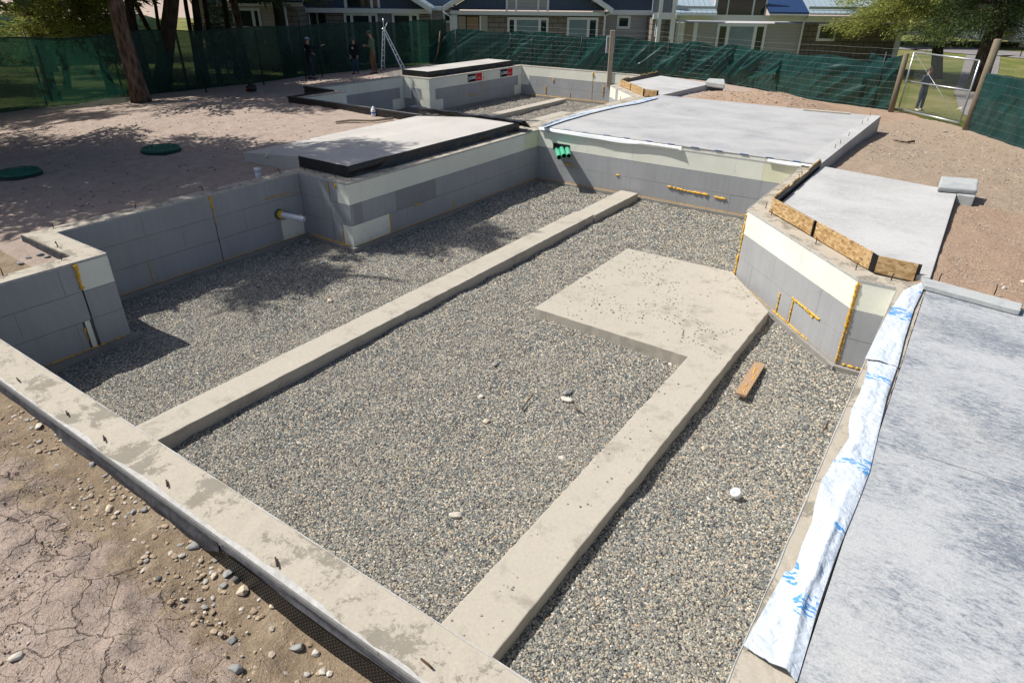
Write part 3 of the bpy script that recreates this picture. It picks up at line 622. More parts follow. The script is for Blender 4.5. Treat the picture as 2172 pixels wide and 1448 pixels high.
# black membrane hung outside the near wall
def hang(name, parent, A, B, zt, zb, mat, out=.012, wav=.02, seed=0, n=None, rows=7, edge=None):
    A = Vector((*A, 0)); B = Vector((*B, 0)); d = (B-A).normalized(); nr = Vector((d.y, -d.x, 0)); Lx = (B-A).length; n = n or int(Lx/.07)+2
    P = []; th = .006
    f0 = zt if callable(zt) else (lambda s: zt); f1 = zb if callable(zb) else (lambda s: zb)
    for i in range(n+1):
        s = Lx*i/n; row = []
        for k in range(rows+1):
            t = k/rows; z = f0(s)*(1-t)+f1(s)*t
            o = out+wav*abs(float(vn(s*1.7, t*1.3, seed)))*(.25+t)+.3*wav*float(vn(s*6, t*3, seed+1))*t
            q = A+d*s+nr*o; q.z = z; row.append(q)
        P.append(row)
    mb = MB(); mb.grid(P); mb.grid([[q-nr*th for q in reversed(r)] for r in P])
    mb.grid([[r[0], r[0]-nr*th] for r in P]); mb.grid([[r[-1]-nr*th, r[-1]] for r in P])
    return mb.build(name, mat, parent)
hang('dimple_membrane', FN, (-9.45, 1.5), (.03, 1.5), lambda s: -.10-.012*math.sin(s*2.1), -.75, 'dimple_membrane', .010, .012, 3)
hang('filter_fabric', FN, (-9.45, 1.5), (-3.35, 1.5), lambda s: -.02+.012*float(vn(s*1.1, 0, 7)), lambda s: -.16-.035*float(vn(s*1.3, 2, 8))-.03*sm((s-4)/2)+.1*sm((s-5.9)/.2), 'filter_fabric', .022, .03, 4)
hang('filter_fabric', FN, (-3.3, 1.5), (.03, 1.5), -.02, lambda s: -.07-.03*float(vn(s*1.9, 2, 9)), 'filter_fabric', .02, .015, 5)
hang('membrane', FN, (-10.88, 3.35), (-9.42, 3.35), -.01, -.35, 'filter_fabric', .015, .03, 6)
hang('membrane', FN, (-9.42, 3.35), (-9.42, 1.5), -.01, -.35, 'filter_fabric', .015, .03, 7)
# black flashing that wraps the far foundation's near wall
fx0, fx1 = OL[0][0]+SH[0], -12.35; fy = 1.5+SH[1]
hang('flashing', FF, (fx0, fy), (fx1, fy), lambda s: .05, -.45, 'membrane', .02, .04, 11)
hang('flashing', FF, (OL[2][0]+SH[0], OL[2][1]+SH[1]), (fx0+.1, OL[1][1]+SH[1]), .05, -.35, 'membrane', .02, .04, 12)
hang('flashing', FF, (fx0, OL[1][1]+SH[1]), (fx0, fy), .05, -.45, 'membrane', .02, .04, 13)
mb = MB(); mb.obox((fx0-.03, fy-.03, .008), (fx1-fx0, 0, 0), (0, .1, 0), (0, 0, .045)); mb.obox((OL[2][0]+SH[0]-.03, OL[2][1]+SH[1]-.03, .008), (1.4, 0, 0), (0, .12, 0), (0, 0, .045)); mb.build('flashing', 'membrane', FF)
# crumpled black film over the far foundation's corner, beside the stoop slab
mb = MB(); rows = []
for i in range(40):
    x = -13.1+(3.75)*i/39; rows.append([Vector((x, 13.98+.06*k-.04*i/39, (.26 if k < 4 else .26-.05*(k-3))+.03*float(vn(i*.5, k*.6, 14)))) for k in range(-1, 8)])
mb.grid(rows); mb.build('flashing', 'membrane', FF)
# ------------------------------------------------------------------ beams and pad (cast with the footing, each its own thing)
def beam(name, label, poly, zt, d=(0, 0), mat='concrete_beam', group=None, cat='concrete beam'):
    mb = MB(); P = shl(poly, d); Q = []
    for i in range(len(P)):
        a, b = Vector(P[i]), Vector(P[(i+1) % len(P)]); k = max(1, int((b-a).length/.11)); nn = Vector((-(b-a).y, (b-a).x)).normalized()
        for j in range(k):
            q = a.lerp(b, j/k)+(nn*random.uniform(-.006, .005) if j else Vector((0, 0))); Q.append((q.x, q.y))
    mb.prism(Q, -1.7, zt); return tag(mb.build(name, mat, bevel=.012), label, cat, group)
beam('grade_beam', 'long concrete beam crossing the gravel from near wall to far wall', [(-6.76, 1.84), (-6.31, 1.84), (-6.31, 12.28), (-6.76, 12.28)], -1.12)
beam('grade_beam', 'short far piece of the long concrete beam beside the far wall', [(-6.72, 12.30), (-6.28, 12.30), (-6.26, 14.42), (-6.72, 14.42)], -1.125)
beam('grade_beam', 'thick concrete beam with five-sided pad at its far end', [(-2.34, 1.84), (-1.84, 1.84), (-1.84, 9.62), (-2.72, 10.74), (-2.80, 10.86), (-4.80, 10.83), (-4.82, 7.62), (-2.33, 7.57)], -1.118)
beam('grade_beam', 'concrete beam lying in the far foundation pit', [(-6.76, 1.9), (-6.31, 1.9), (-6.31, 13.8), (-6.76, 13.8)], -1.12, SH)
beam('grade_beam', 'pale concrete pad and beam in the far pit beside the big slab', [(-2.34, 1.84), (-1.84, 1.84), (-1.84, 9.62), (-2.80, 10.86), (-4.80, 10.83), (-4.82, 7.62), (-2.33, 7.57)], -1.118, SH)
# ------------------------------------------------------------------ slabs
def slab(name, label, poly, z0, z1, mat, parent=None, bev=.01):
    mb = MB(); mb.prism(poly, z0, z1); o = mb.build(name, mat, parent, bevel=bev)
    return tag(o, label, 'slab') if label else o
t = thing('floor_slab', 'mottled blue grey concrete slab in the right foreground with a saw cut across it', 'slab', (3.5, 5, 0))
slab('slab_panel', None, [(.035, -1.5), (7.5, -1.5), (7.5, 5.20), (.035, 5.16)], -.12, .016, 'slab', t, 0)
slab('slab_panel', None, [(.035, 5.168), (7.5, 5.208), (7.5, 8.86), (.035, 8.84)], -.12, .016, 'slab', t, 0)
slab('edge_band', None, [(.05, 8.845), (7.5, 8.865), (7.5, 9.05), (.05, 9.03)], -.12, .012, 'slab_dusty', t, 0)
mb = MB(); Q = [(.0, 8.80), (.96, 8.62), (.99, 8.86), (-.06, 9.08)]
Q2 = []
for i in range(4):
    a, b = Vector(Q[i]), Vector(Q[(i+1) % 4])
    for k in range(8): q = a.lerp(b, k/8); Q2.append((q.x+random.uniform(-.006, .006), q.y+random.uniform(-.006, .006)))
mb.prism(Q2, .02, .085); tag(mb.build('curb', 'concrete_block', bevel=.01), 'low grey concrete curb at the far edge of the foreground slab', 'curb')
cb = bpy.data.objects['curb']
for x, y in ((1991, 597), (2110, 622)): pin(cb, W(x, y, .08), .11, .01)
big = slab('floor_slab', 'large pale grey garage slab between the two foundations', [(-9.17, 14.47), (-2.42, 14.50), (-2.34, 21.62), (-8.95, 21.55)], .07, .10, 'slab_far')
mb = MB(); mb.prism([(-2.73, 14.55), (-2.405, 14.52), (-2.325, 21.63), (-2.62, 21.62)], -.5, .112); tag(mb.build('curb', 'slab_porch', bevel=.008), 'long pale curb along the right edge of the large garage slab', 'curb')
cb = bpy.data.objects['curb.001']
for x, y in ((1840, 257), (1828, 263), (1800, 289), (1782, 305), (1771, 315), (1845, 247)): pin(cb, W(x, y, .11), .09, .01)
mb = MB(); mb.obox((-4.35, 21.25, .104), (1.25, .12, 0), (-.02, .16, 0), (0, 0, .03)); tag(mb.build('plank', 'concrete_beam', bevel=.004), 'thin pale plank at the far corner of the large garage slab', 'plank')
def porch(d, far):
    nm = 'far' if far else 'near'
    t = thing('porch_slab', ('small pale porch slab behind the far pit with wooden form boards' if far else 'pale grey porch slab with wooden form boards along its left edge'), 'slab', (-1.2+d[0], 11.5+d[1], 0))
    P = [(-2.36, 14.42), (-2.34, 11.02), (-1.42, 10.06), (-.62, 9.20), (.04, 9.08), (.02, 13.92)]
    if far: P = [(-2.2, 14.2), (-2.34, 11.02), (-1.42, 10.06), (-.62, 9.20), (.04, 9.08), (.32, 13.1)]
    mb = MB(); mb.prism(shl(P, d), -.5, .092); mb.build('slab_panel', 'slab_porch', t, bevel=.01)
    def board(a, b, h0, h1, mat, th=.02, jag=0):
        a = Vector((a[0]+d[0], a[1]+d[1], .006)); b = Vector((b[0]+d[0], b[1]+d[1], .006)); dd = (b-a).normalized(); nr = Vector((-dd.y, dd.x, 0))
        mb = MB(); k = 1 if not jag else 14; 
        for i in range(k):
            h = (h0+(h1-h0)*i/k)+(random.choice([0, .02, -.03, .01]) if jag else 0)
            mb.obox(a.lerp(b, i/k), (b-a)/k, nr*th, Vector((0, 0, h)))
        return mb.build('form_board', mat, t)
    def lining(a, b, h, off=.026):
        a = Vector((a[0]+d[0], a[1]+d[1], .008)); b = Vector((b[0]+d[0], b[1]+d[1], .008)); dd = (b-a).normalized(); nr = Vector((-dd.y, dd.x, 0))
        mb = MB(); mb.obox(a+nr*off, b-a, nr*.008, Vector((0, 0, h))); return mb.build('membrane', 'membrane', t)
    board((-2.42, 14.35), (-2.42, 11.0), .22, .23, 'osb', .02, 1); lining((-2.42, 14.4), (-2.42, 11.0), .19)
    board((-2.42, 10.97), (-1.60, 10.13), .225, .225, 'osb'); board((-1.54, 10.06), (-.66, 9.16), .235, .235, 'osb'); board((-.58, 9.10), (-.13, 9.07), .225, .225, 'osb')
    lining((-2.42, 10.99), (-.63, 9.14), .215); lining((-.66, 9.12), (-.09, 9.08), .215)
    return t
porch((0, 0), 0); porch(SH, 1)
def stoop(d, far):
    t = thing('stoop_slab', ('raised slab wrapped in black film behind the far foundation' if far else 'raised slab edged in crumpled black film beside the near foundation wall'), 'slab', (-11+d[0], 11+d[1], 0))
    zt = .205
    y1 = 14.05 if not far else 14.2; zl = .03 if not far else -.16
    mb = MB(); x0 = -12.75
    P = [(-10.9, 8.34), (-9.52, 8.34), (-9.52, y1), (-10.9, y1)]
    mb.prism(shl(P, d), -.4, zt)
    # sloping apron on the left
    Pa = [(x0, 8.36), (-10.9, 8.34), (-10.9, y1), (x0-.1, y1)]
    mb.prism(shl(Pa, d), -.4, lambda x, y: zt if x-d[0] > -11.5 else zl)
    mb.build('slab_panel', 'slab_dusty', t)
    o = hang('black_film', t, (-10.9+d[0], 8.34+d[1]), (-9.50+d[0], 8.34+d[1]), zt+.012, .004, 'membrane', .006, .01, 15)
    o = hang('black_film', t, (-9.50+d[0], 8.34+d[1]), (-9.50+d[0], y1+d[1]), lambda s: zt+.014+.008*float(vn(s*1.4, 0, 16)), lambda s: .006+.0*s, 'membrane', .008, .055, 16)
    return t
stoop((0, 0), 0); stoop(SH, 1)
# concrete stepping blocks
def block(label, pts, zt, zb, pts2=None, z2=None):
    t = thing('concrete_block', label, 'concrete block', (W(*pts[0], zt).x, W(*pts[0], zt).y, -.2))
    Q = [W(x, y, zt) for x, y in pts]; mb = MB(); mb.prism([(q.x, q.y) for q in Q], zb, zt); mb.build('cap', 'concrete_block', t, bevel=.03)
    if pts2:
        Q = [W(x, y, z2) for x, y in pts2]; mb = MB(); mb.prism([(q.x, q.y) for q in Q], -.6, z2); mb.build('base', 'concrete_block', t, bevel=.012)
block('grey concrete block with overhanging cap beside the near porch slab', [(1997, 373), (2077, 379), (2074, 403), (1990, 396)][::-1], .19, .10, [(2019, 388), (2074, 396), (2068, 418), (2031, 412)][::-1], .098)
block('grey concrete block beside the far porch slab', [(1503, 166), (1537, 168), (1538, 178), (1496, 173)][::-1], .2, .02, [(1505, 172), (1536, 174), (1535, 182), (1508, 180)][::-1], .018)
# ------------------------------------------------------------------ tarps
def tarp(name, label, left, right, z, mat, cat='tarp', amp=.017, seed=0, bottom=0):
    rows = []; n = 150; m_ = 14
    def samp(Pp, t):
        ds = [0]; 
        for a, b in zip(Pp[:-1], Pp[1:]): ds.append(ds[-1]+(b-a).length)
        s = t*ds[-1]
        for i in range(len(Pp)-1):
            if s <= ds[i+1] or i == len(Pp)-2: return Pp[i].lerp(Pp[i+1], (s-ds[i])/max(1e-6, ds[i+1]-ds[i]))
    Lp = [W(x, y, z) for x, y in left]; Rp = [W(x, y, z) for x, y in right]
    LL = sum((b-a).length for a, b in zip(Lp[:-1], Lp[1:]))
    for i in range(n+1):
        t_ = i/n; a, b = samp(Lp, t_), samp(Rp, t_); row = []
        for k in range(m_+1):
            u = k/m_; q = a.lerp(b, u); s = t_*LL
            ridge = math.exp(-((u-.62-.22*float(vn(s*1.3, 0, seed+5)))/.10)**2)*max(0, float(vn(s*.9, 1, seed+6))+.35)*amp*2.2
            h = amp*(.5+.6*float(vn(s*2.2+u, u*2.6, seed)))+.75*amp*abs(float(vn(s*5, u*5+s*2, seed+1)))+.35*amp*abs(float(vn(s*11+u*3, u*9, seed+2)))+ridge
            q.z = z+.006+h*(math.sin(math.pi*min(1, max(.08, u)))**.5); row.append(q)
        rows.append(row)
    mb = MB(); mb.grid(rows); mb.grid([[q-Vector((0, 0, .004)) for q in reversed(r)] for r in rows])
    return tag(mb.build(name, mat), label, cat)
D_ = lambda L: [(1540+x/1.668, 580+y/1.668) for x, y in L]
tarp('tarp', 'white plastic sheet with blue prints on the wall top, the far piece by the corner', D_([(628, 62), (595, 110), (560, 165), (525, 235), (490, 305)]), D_([(706, 28), (690, 75), (665, 125), (632, 230), (606, 334)]), .02, 'tarp', seed=31)
tarp('tarp', 'long crinkled white plastic sheet with blue prints lying between gravel pit and grey slab', D_([(497, 312), (500, 345), (470, 430), (440, 490), (432, 540), (434, 585), (380, 665), (335, 740), (312, 820), (304, 880), (268, 960), (240, 1050), (205, 1060), (60, 1320)]), D_([(604, 334), (568, 440), (535, 580), (508, 700), (470, 800), (425, 910), (385, 1010), (350, 1110), (320, 1200), (290, 1310), (250, 1445)]), .02, 'tarp', seed=41, amp=.021)
tarp('tarp', 'narrow white and blue plastic strip along the left edge of the large garage slab', [(1380, 207), (1340, 217), (1300, 225), (1240, 237), (1190, 252), (1147, 268)], [(1398, 208), (1352, 220), (1310, 227), (1252, 241), (1200, 256), (1152, 272)], .125, 'tarp', seed=51, amp=.015)
# strips of white sheet hanging out from under the large slab's near edge
def flap(name, label, x0, x1, seed, h=.13):
    rows = []; n = 70
    for i in range(n+1):
        x = x0+(x1-x0)*i/n; o = .012+.022*(.5+.5*float(vn(x*1.6, 0, seed)))+.035*sm((i/n-.6)*2)*(x1-x0 > 2); hh = h*(.75+.25*float(vn(x*1.1, 3, seed)))*(.35+.65*math.sin(math.pi*min(1., (i/n)*1.2+.12))**.5 if i < n else .8)
        rows.append([Vector((x, 14.468-.003, .075-.0*k)) + Vector((0, -o*(k/6)**.8, -hh*(k/6)**1.3)) for k in range(7)])
    mb = MB(); mb.grid(rows); mb.grid([[q+Vector((0, .004, 0)) for q in reversed(r)] for r in rows])
    return tag(mb.build(name, 'tarp_white'), label, 'plastic sheet')
flap('plastic_strip', 'long white plastic strip hanging from the near edge of the large garage slab', -9.15, -5.35, 61)
flap('plastic_strip', 'short white plastic strip at the right end of the large slab near edge', -3.45, -2.5, 62, .10)
for i, x in enumerate(np.arange(-9.0, -2.6, .55)):
    mb = MB(); mb.obox((x, 14.478, .1015), (.14+.09*random.random(), 0, 0), (0, .025, 0), (0, 0, .002)); mb.build('tape', 'tarp_blue', bpy.data.objects['plastic_strip'])
# ------------------------------------------------------------------ pipes, lids, board, plastic cap
def plane_y(px, py, Y):
    D = ray(px, py); t = Y/D.y; return Vector((D.x*t, Y, HC+D.z*t))
def hollow(name, label, p, q, r, mat, inside, cat='pipe', group=None, th=.007):
    p, q = Vector(p), Vector(q); d = (q-p).normalized(); a = d.orthogonal().normalized(); b = d.cross(a); N_ = 20
    vs = []
    for c, rr in ((p, r), (q, r), (q, r-th), (p+(q-p)*.2, r-th)):
        vs += [c+a*math.cos(2*math.pi*j/N_)*rr+b*math.sin(2*math.pi*j/N_)*rr for j in range(N_)]
    mb = MB(); fs = lambda i, m: mb.add(vs[i*N_:(i+2)*N_], [(j, (j+1) % N_, N_+(j+1) % N_, N_+j) for j in range(N_)], m, True)
    fs(0, 0); fs(1, 0); fs(2, 1); mb.add(vs[3*N_:], [tuple(range(N_))], 1)
    return tag(mb.build(name, [mat, inside]), label, cat, group)
for i, (a, b, lb) in enumerate((((1179.5, 312), (1186, 334), 'left pipe of the three green pipes coming out of the wall'), ((1189, 313.5), (1196.5, 331), 'middle pipe of the three green pipes coming out of the wall'), ((1201, 316), (1206.5, 331), 'right pipe of the three green pipes coming out of the wall'))):
    P0 = plane_y(*a, 14.5); L_ = (.62, .55, .52)[i]; P1 = plane_y(*b, 14.5-L_)
    P0 = P1+Vector((P0.x-P1.x, L_+.05, .03)); hollow('green_pipe', lb, P0, P1, .058, 'green_pipe', 'green_pipe_inside', group='green pipes through the wall')
mb = MB(); p_ = plane_y(1188, 308, 14.5); mb.box(p_.x-.2, p_.x+.28, 14.49, 14.497, p_.z-.12, p_.z+.035); mb.build('sleeve_opening', 'membrane', FN)
p0 = Vector((-10.6, 7.45, -.60)); 
hollow('drain_pipe', 'short white drain pipe sticking out of the left wall above the white foam patch', (-10.62, 7.42, -.67), (-10.08, 7.64, -.745), .055, 'white_plastic', 'white_plastic')
mb = MB(); mb.tube([(-10.57, 7.44, -.677), (-10.5, 7.465, -.685)], .08, 16); mb.build('spray_foam', 'spray_foam', bpy.data.objects['drain_pipe'])
mb = MB(); mb.tube([(-10.58, 7.44, -.676), (-10.555, 7.445, -.678)], .1, 16); mb.build('collar', 'lid_green', bpy.data.objects['drain_pipe'])
def lid(p, r, label):
    t = local(thing('septic_lid', label, 'septic lid', p, 'green septic lids in the dirt'))
    pr = [(0, .115), (r*.35, .112), (r*.36, .104), (r*.62, .098), (r*.63, .09), (r*.9, .075), (r*.97, .06), (r, .045), (r, .03)]
    mb = MB(); mb.lathe(pr, n=48); mb.build('lid', 'lid_green', t)
    mb = MB()
    for k in range(24):
        a = k*math.pi/12; mb.tube([(math.cos(a)*r*.4, math.sin(a)*r*.4, .105), (math.cos(a)*r*.93, math.sin(a)*r*.93, .075)], .006, 4)
    mb.build('rib', 'lid_green', t)['kind'] = 'stuff'
    mb = MB(); mb.lathe([(r*.97, .04), (r*.97, .02), (r*1.04, .012), (r*1.04, -.06), (r*.9, -.1)], n=48); mb.build('riser_ring', 'lid_dark', t)
    return t
p = G(341, 316, .05); lid((p.x, p.y, p.z+.02), .40, 'round green septic lid in the dirt, the one farther from the camera')
p = G(40, 366, .05); lid((p.x, p.y, p.z+.02), .37, 'round green septic lid in the dirt at the left edge of the photo')
def zpit(): return GZ+.02
mb = MB(); a = W(1570, 840, GZ+.05); b = W(1611, 774, GZ+.05); dd = (b-a); ln = dd.length; dd.normalize(); nr = Vector((-dd.y, dd.x, 0))
mb.obox(a-nr*.07, dd*ln, nr*.14, Vector((0, 0, .038))); bo = tag(mb.build('wood_board', 'wood_board', bevel=.003), 'short brown wooden board with orange foam smears lying on the gravel', 'board')
for (s, o, l) in ((.15, .02, .12), (.45, -.03, .14), (.62, .0, .18), (.05, -.02, .1)):
    q = a+dd*ln*s+nr*o; q.z = GZ+.09; bead(bo, [q, q+dd*l+nr*random.uniform(-.03, .03)], .009)
p = W(1563, 1050, GZ+.04); t = local(thing('plastic_cap', 'small white plastic cap lying on the gravel', 'plastic cap', (p.x, p.y, GZ+.035)))  # loose white plastic cap, not a drinking cup
mb = MB(); mb.lathe([(.0, .012), (.028, .012), (.040, .03), (.046, .07), (.050, .07), (.045, .0), (.0, -.002)], n=28); o = mb.build('shell', 'white_plastic', t); o.rotation_euler = (.35, -.3, 0)
p = G(793, 246); t = local(thing('bottle', 'small white plastic bottle standing in the dirt by the black film', 'bottle', (p.x, p.y, p.z)))
mb = MB(); mb.lathe([(0, 0), (.07, 0), (.075, .02), (.075, .16), (.06, .2), (.03, .23), (.03, .26), (0, .26)], n=20); mb.build('body', 'white_plastic', t)
mb = MB(); mb.lathe([(.076, .07), (.0765, .075), (.0765, .11), (.076, .115)], n=20); mb.build('sticker', 'tarp_blue', t)
p = G(549, 378); mb = MB(); mb.tube([(p.x, p.y, p.z-.1), (p.x, p.y, p.z+.16), ], .055, 16); mb.tube([(p.x, p.y, p.z+.14), (p.x, p.y, p.z+.2)], .07, 16); tag(mb.build('pipe_stub', 'white_plastic'), 'white pipe stub with cap standing behind the left wall', 'pipe')
def stick(name, label, pts, r, mat='bark', cat='stick', jit=.15):
    mb = MB(); mb.tube(pts, r, 7, jit=jit); return tag(mb.build(name, mat), label, cat)
def on_g(px, py, h=.02): p = G(px, py); p.z += h; return p
stick('log', 'pale bare log lying in the dirt behind the stoop slab', [on_g(712, 262, .05), on_g(745, 260, .06), on_g(790, 261, .06), on_g(834, 256, .06)], [.04, .036, .034, .03], 'wood_pale', 'log')
def on_p(px, py, h=.02): return W(px, py, GZ+h)
stick('stick', 'thin brown twig on the gravel near the two stones', [on_p(1106, 868, .03), on_p(1117, 853, .04), on_p(1133, 833, .05)], [.007, .009, .006])
stick('stick', 'curved bark strip beside the two stones on the gravel', [on_p(1218, 864, .03), on_p(1228, 870, .03), on_p(1241, 879, .03)], [.006, .008, .004])
stick('stick', 'dark bent twig on the gravel right of the thick beam', [on_p(1745, 915, .03), on_p(1752, 903, .04), on_p(1757, 890, .03)], [.006, .008, .004])
stick('branch', 'dead branch on the bare soil near the gate', [on_g(1893, 298, .03), on_g(1905, 303, .05), on_g(1920, 305, .04), on_g(1938, 304, .05)], [.012, .02, .02, .03], 'bark', 'branch')
# ------------------------------------------------------------------ stones one can count
def stone(p, sx, sy, sz, mat, label, group=None, rz=None, seed=None):
    r = random.Random(seed if seed is not None else int(p[0]*1000)+7); bm = bmesh.new(); bmesh.ops.create_icosphere(bm, subdivisions=3, radius=1)
    o3 = Vector([r.uniform(0, 50) for _ in range(3)])
    from mathutils import noise as mn
    PLN = [Vector((r.gauss(0, 1), r.gauss(0, 1), r.gauss(0, .8))).normalized() for _ in range(14)]
    for v in bm.verts:
        c = v.co.copy(); k = 1+.30*mn.noise(c*.9+o3)+.10*mn.noise(c*2.3+o3); c = c*k
        for nn in PLN:
            dd_ = c.dot(nn)-.64
            if dd_ > 0: c = c-nn*dd_
        c.z = max(c.z, -.5); v.co = Vector((c.x*sx, c.y*sy, c.z*sz))
    for f in bm.faces: f.smooth = True
    me = bpy.data.meshes.new('rock'); bm.to_mesh(me); bm.free(); me.materials.append(MATS[mat])
    o = bpy.data.objects.new('rock', me); SC.collection.objects.link(o); o.location = p; o.rotation_euler = (r.uniform(-.2, .2), r.uniform(-.2, .2), rz if rz is not None else r.uniform(0, 6.28))
    return tag(o, label, 'rock', group)
def pst(px, py, s, mat, label, e=1.5, group=None, rz=None): s *= 1.12; p = W(px, py, GZ+.03); return stone((p.x, p.y, GZ+s*.35), s*e, s, s*.62, mat, label, group, rz)
pst(1203, 831, .055, 'rock_grey', 'upper grey rounded stone of the pair on the gravel', 1.5, rz=1.6); pst(1204, 847, .052, 'rock_white', 'lower pale flat stone of the pair on the gravel', 2.0, rz=.2)
pst(1191, 970, .05, 'rock_white', 'white rounded stone on the gravel left of the thick beam', 1.2); pst(1251, 974, .045, 'rock_dark', 'dark lumpy stone against the left side of the thick beam', 1.4)
pst(1051, 770, .05, 'rock_grey', 'grey stone with its smooth top in the middle of the gravel', 1.5); pst(1032, 890, .04, 'rock_tan', 'tan stone half sunk in the middle of the gravel', 1.2)
pst(968, 1090, .05, 'rock_white', 'pale pointed stone on the gravel nearest the near wall', 1.5, rz=1.); pst(1198, 1033, .035, 'rock_tan', 'small tan stone touching the left edge of the thick beam', 1.3)
pst(1493, 948, .035, 'rock_tan', 'tan pebble right of the thick beam', 1.3); pst(1710, 905, .04, 'rock_dark', 'dark flake stone right of the thick beam', 1.5); pst(1423, 771, .035, 'rock_white', 'white chip at the corner of pad and thick beam', 1.4)
pst(752, 838, .035, 'rock_dark', 'dark stone alone on the gravel right of the long beam', 1.3); pst(1020, 838, .035, 'rock_white', 'small white stone above the tan one on the gravel', 1.2)
pst(1491, 1151, .035, 'rock_grey', 'grey stone in the narrow gravel strip below the white cap', 1.3)
pst(945, 552, .05, 'rock_tan', 'pale stone on the gravel left of the long beam', 1.3); pst(686, 556, .05, 'rock_grey', 'grey stone in the gravel left of the long beam', 1.4); pst(700, 636, .045, 'rock_tan', 'tan stone in the sunny gravel left of the long beam', 1.3)
pst(650, 515, .07, 'rock_grey', 'flat grey slate piece at the foot of the wall corner', 1.5)
def gst(px, py, s, mat, label, e=1.3, group=None, rz=None): p = G(px, py); return stone((p.x, p.y, p.z+s*.3), s*e, s, s*.7, mat, label, group, rz)
gst(38, 1394, .034, 'rock_white', 'pale angular rock alone on the cracked clay at bottom left', 1.3, rz=.8)
gst(503, 1420, .038, 'rock_grey', 'smooth grey oval rock at the bottom edge of the dirt', 1.5, rz=.5)
gst(415, 1158, .046, 'rock_grey', 'largest smooth grey boulder touching the black dimpled membrane', 1.2, rz=.2)
gst(632, 1375, .036, 'rock_grey', 'long smooth grey rock lying lengthwise near the bottom of the membrane', 1.6, rz=.6)
gst(455, 1222, .030, 'rock_tan', 'tan upright rock left of a dark one by the membrane', 1.3); gst(484, 1217, .034, 'rock_grey', 'grey angular rock by the torn corner of the membrane', 1.3)
gst(500, 1230, .030, 'rock_dark', 'dark rock with a pale top by the torn membrane corner', 1.2); gst(474, 1243, .030, 'rock_grey', 'round speckled rock below two others by the torn membrane', 1.2)
gst(516, 1256, .044, 'rock_tan', 'big muddy tan rock leaning by the dimpled membrane', 1.3); gst(578, 1287, .026, 'rock_tan', 'peach coloured pebble beside the dimpled membrane', 1.2)
gst(492, 1358, .028, 'rock_grey', 'brown grey rock half buried in the bare soil', 1.5); gst(671, 1387, .030, 'rock_white', 'white rock near the bottom right end of the dirt', 1.3)
gst(685, 1426, .026, 'rock_white', 'small pale rock at the bottom right end of the dirt', 1.3); gst(308, 1082, .030, 'rock_grey', 'blue grey rock below the small blue litter', 1.2)
gst(285, 1086, .026, 'rock_grey', 'grey rock left of the blue grey one below the litter', 1.2); gst(233, 1078, .030, 'rock_tan', 'dusty pale rock in the dug strip left of the blue litter', 1.5)
gst(83, 905, .034, 'rock_white', 'long pale rock beside the upper left membrane', 2.1, rz=-.5); gst(196, 986, .030, 'rock_grey', 'grey round rock under the fabric edge', 1.2)
gst(60, 892, .026, 'rock_grey', 'small grey rock at the upper left of the dug strip', 1.3); gst(640, 1321, .030, 'rock_tan', 'brown grey rock tucked against the membrane near the bottom', 1.2)
gst(700, 1363, .026, 'rock_grey', 'small grey rock against the last stretch of membrane', 1.2); gst(306, 1210, .020, 'rock_white', 'white pebble in the middle of the cracked clay', 1.4)
gst(338, 1227, .024, 'rock_dark', 'dark clod in the middle of the bare soil', 1.2)
for (x, y, s) in ((86, 542, .05), (100, 546, .045), (43, 561, .045), (60, 548, .04)): gst(x, y, s, 'rock_grey', 'small grey rock in the dirt beside the jog of the left wall', 1.2, 'small rocks beside the wall jog')
for (x, y, s, mt) in ((578, 327, .10, 'rock_tan'), (592, 331, .07, 'rock_grey'), (568, 331, .06, 'rock_white')): 
    p = W(x, y+3, .04); stone((p.x, p.y, .06), s*1.3, s, s*.8, mt, {'rock_tan': 'largest tan stone of the three heaped on the left tip of the stoop slab', 'rock_grey': 'grey stone of the three heaped on the left tip of the stoop slab', 'rock_white': 'smallest white stone of the three heaped on the left tip of the stoop slab'}[mt], 'stones on the stoop slab')
gst(877, 252, .10, 'rock_tan', 'tan stone at the far edge of the stoop slab', 1.4); gst(2036, 233, .12, 'rock_white', 'pale stone behind the gate by the path', 1.3); gst(2005, 281, .07, 'rock_white', 'white stone in the soil by the gate', 1.4)
gst(2170, 600, .05, 'rock_tan', 'tan stone at the right edge of the photo by the curb', 1.3); gst(2130, 612, .03, 'rock_white', 'pale chip in the pink soil by the curb', 1.8)
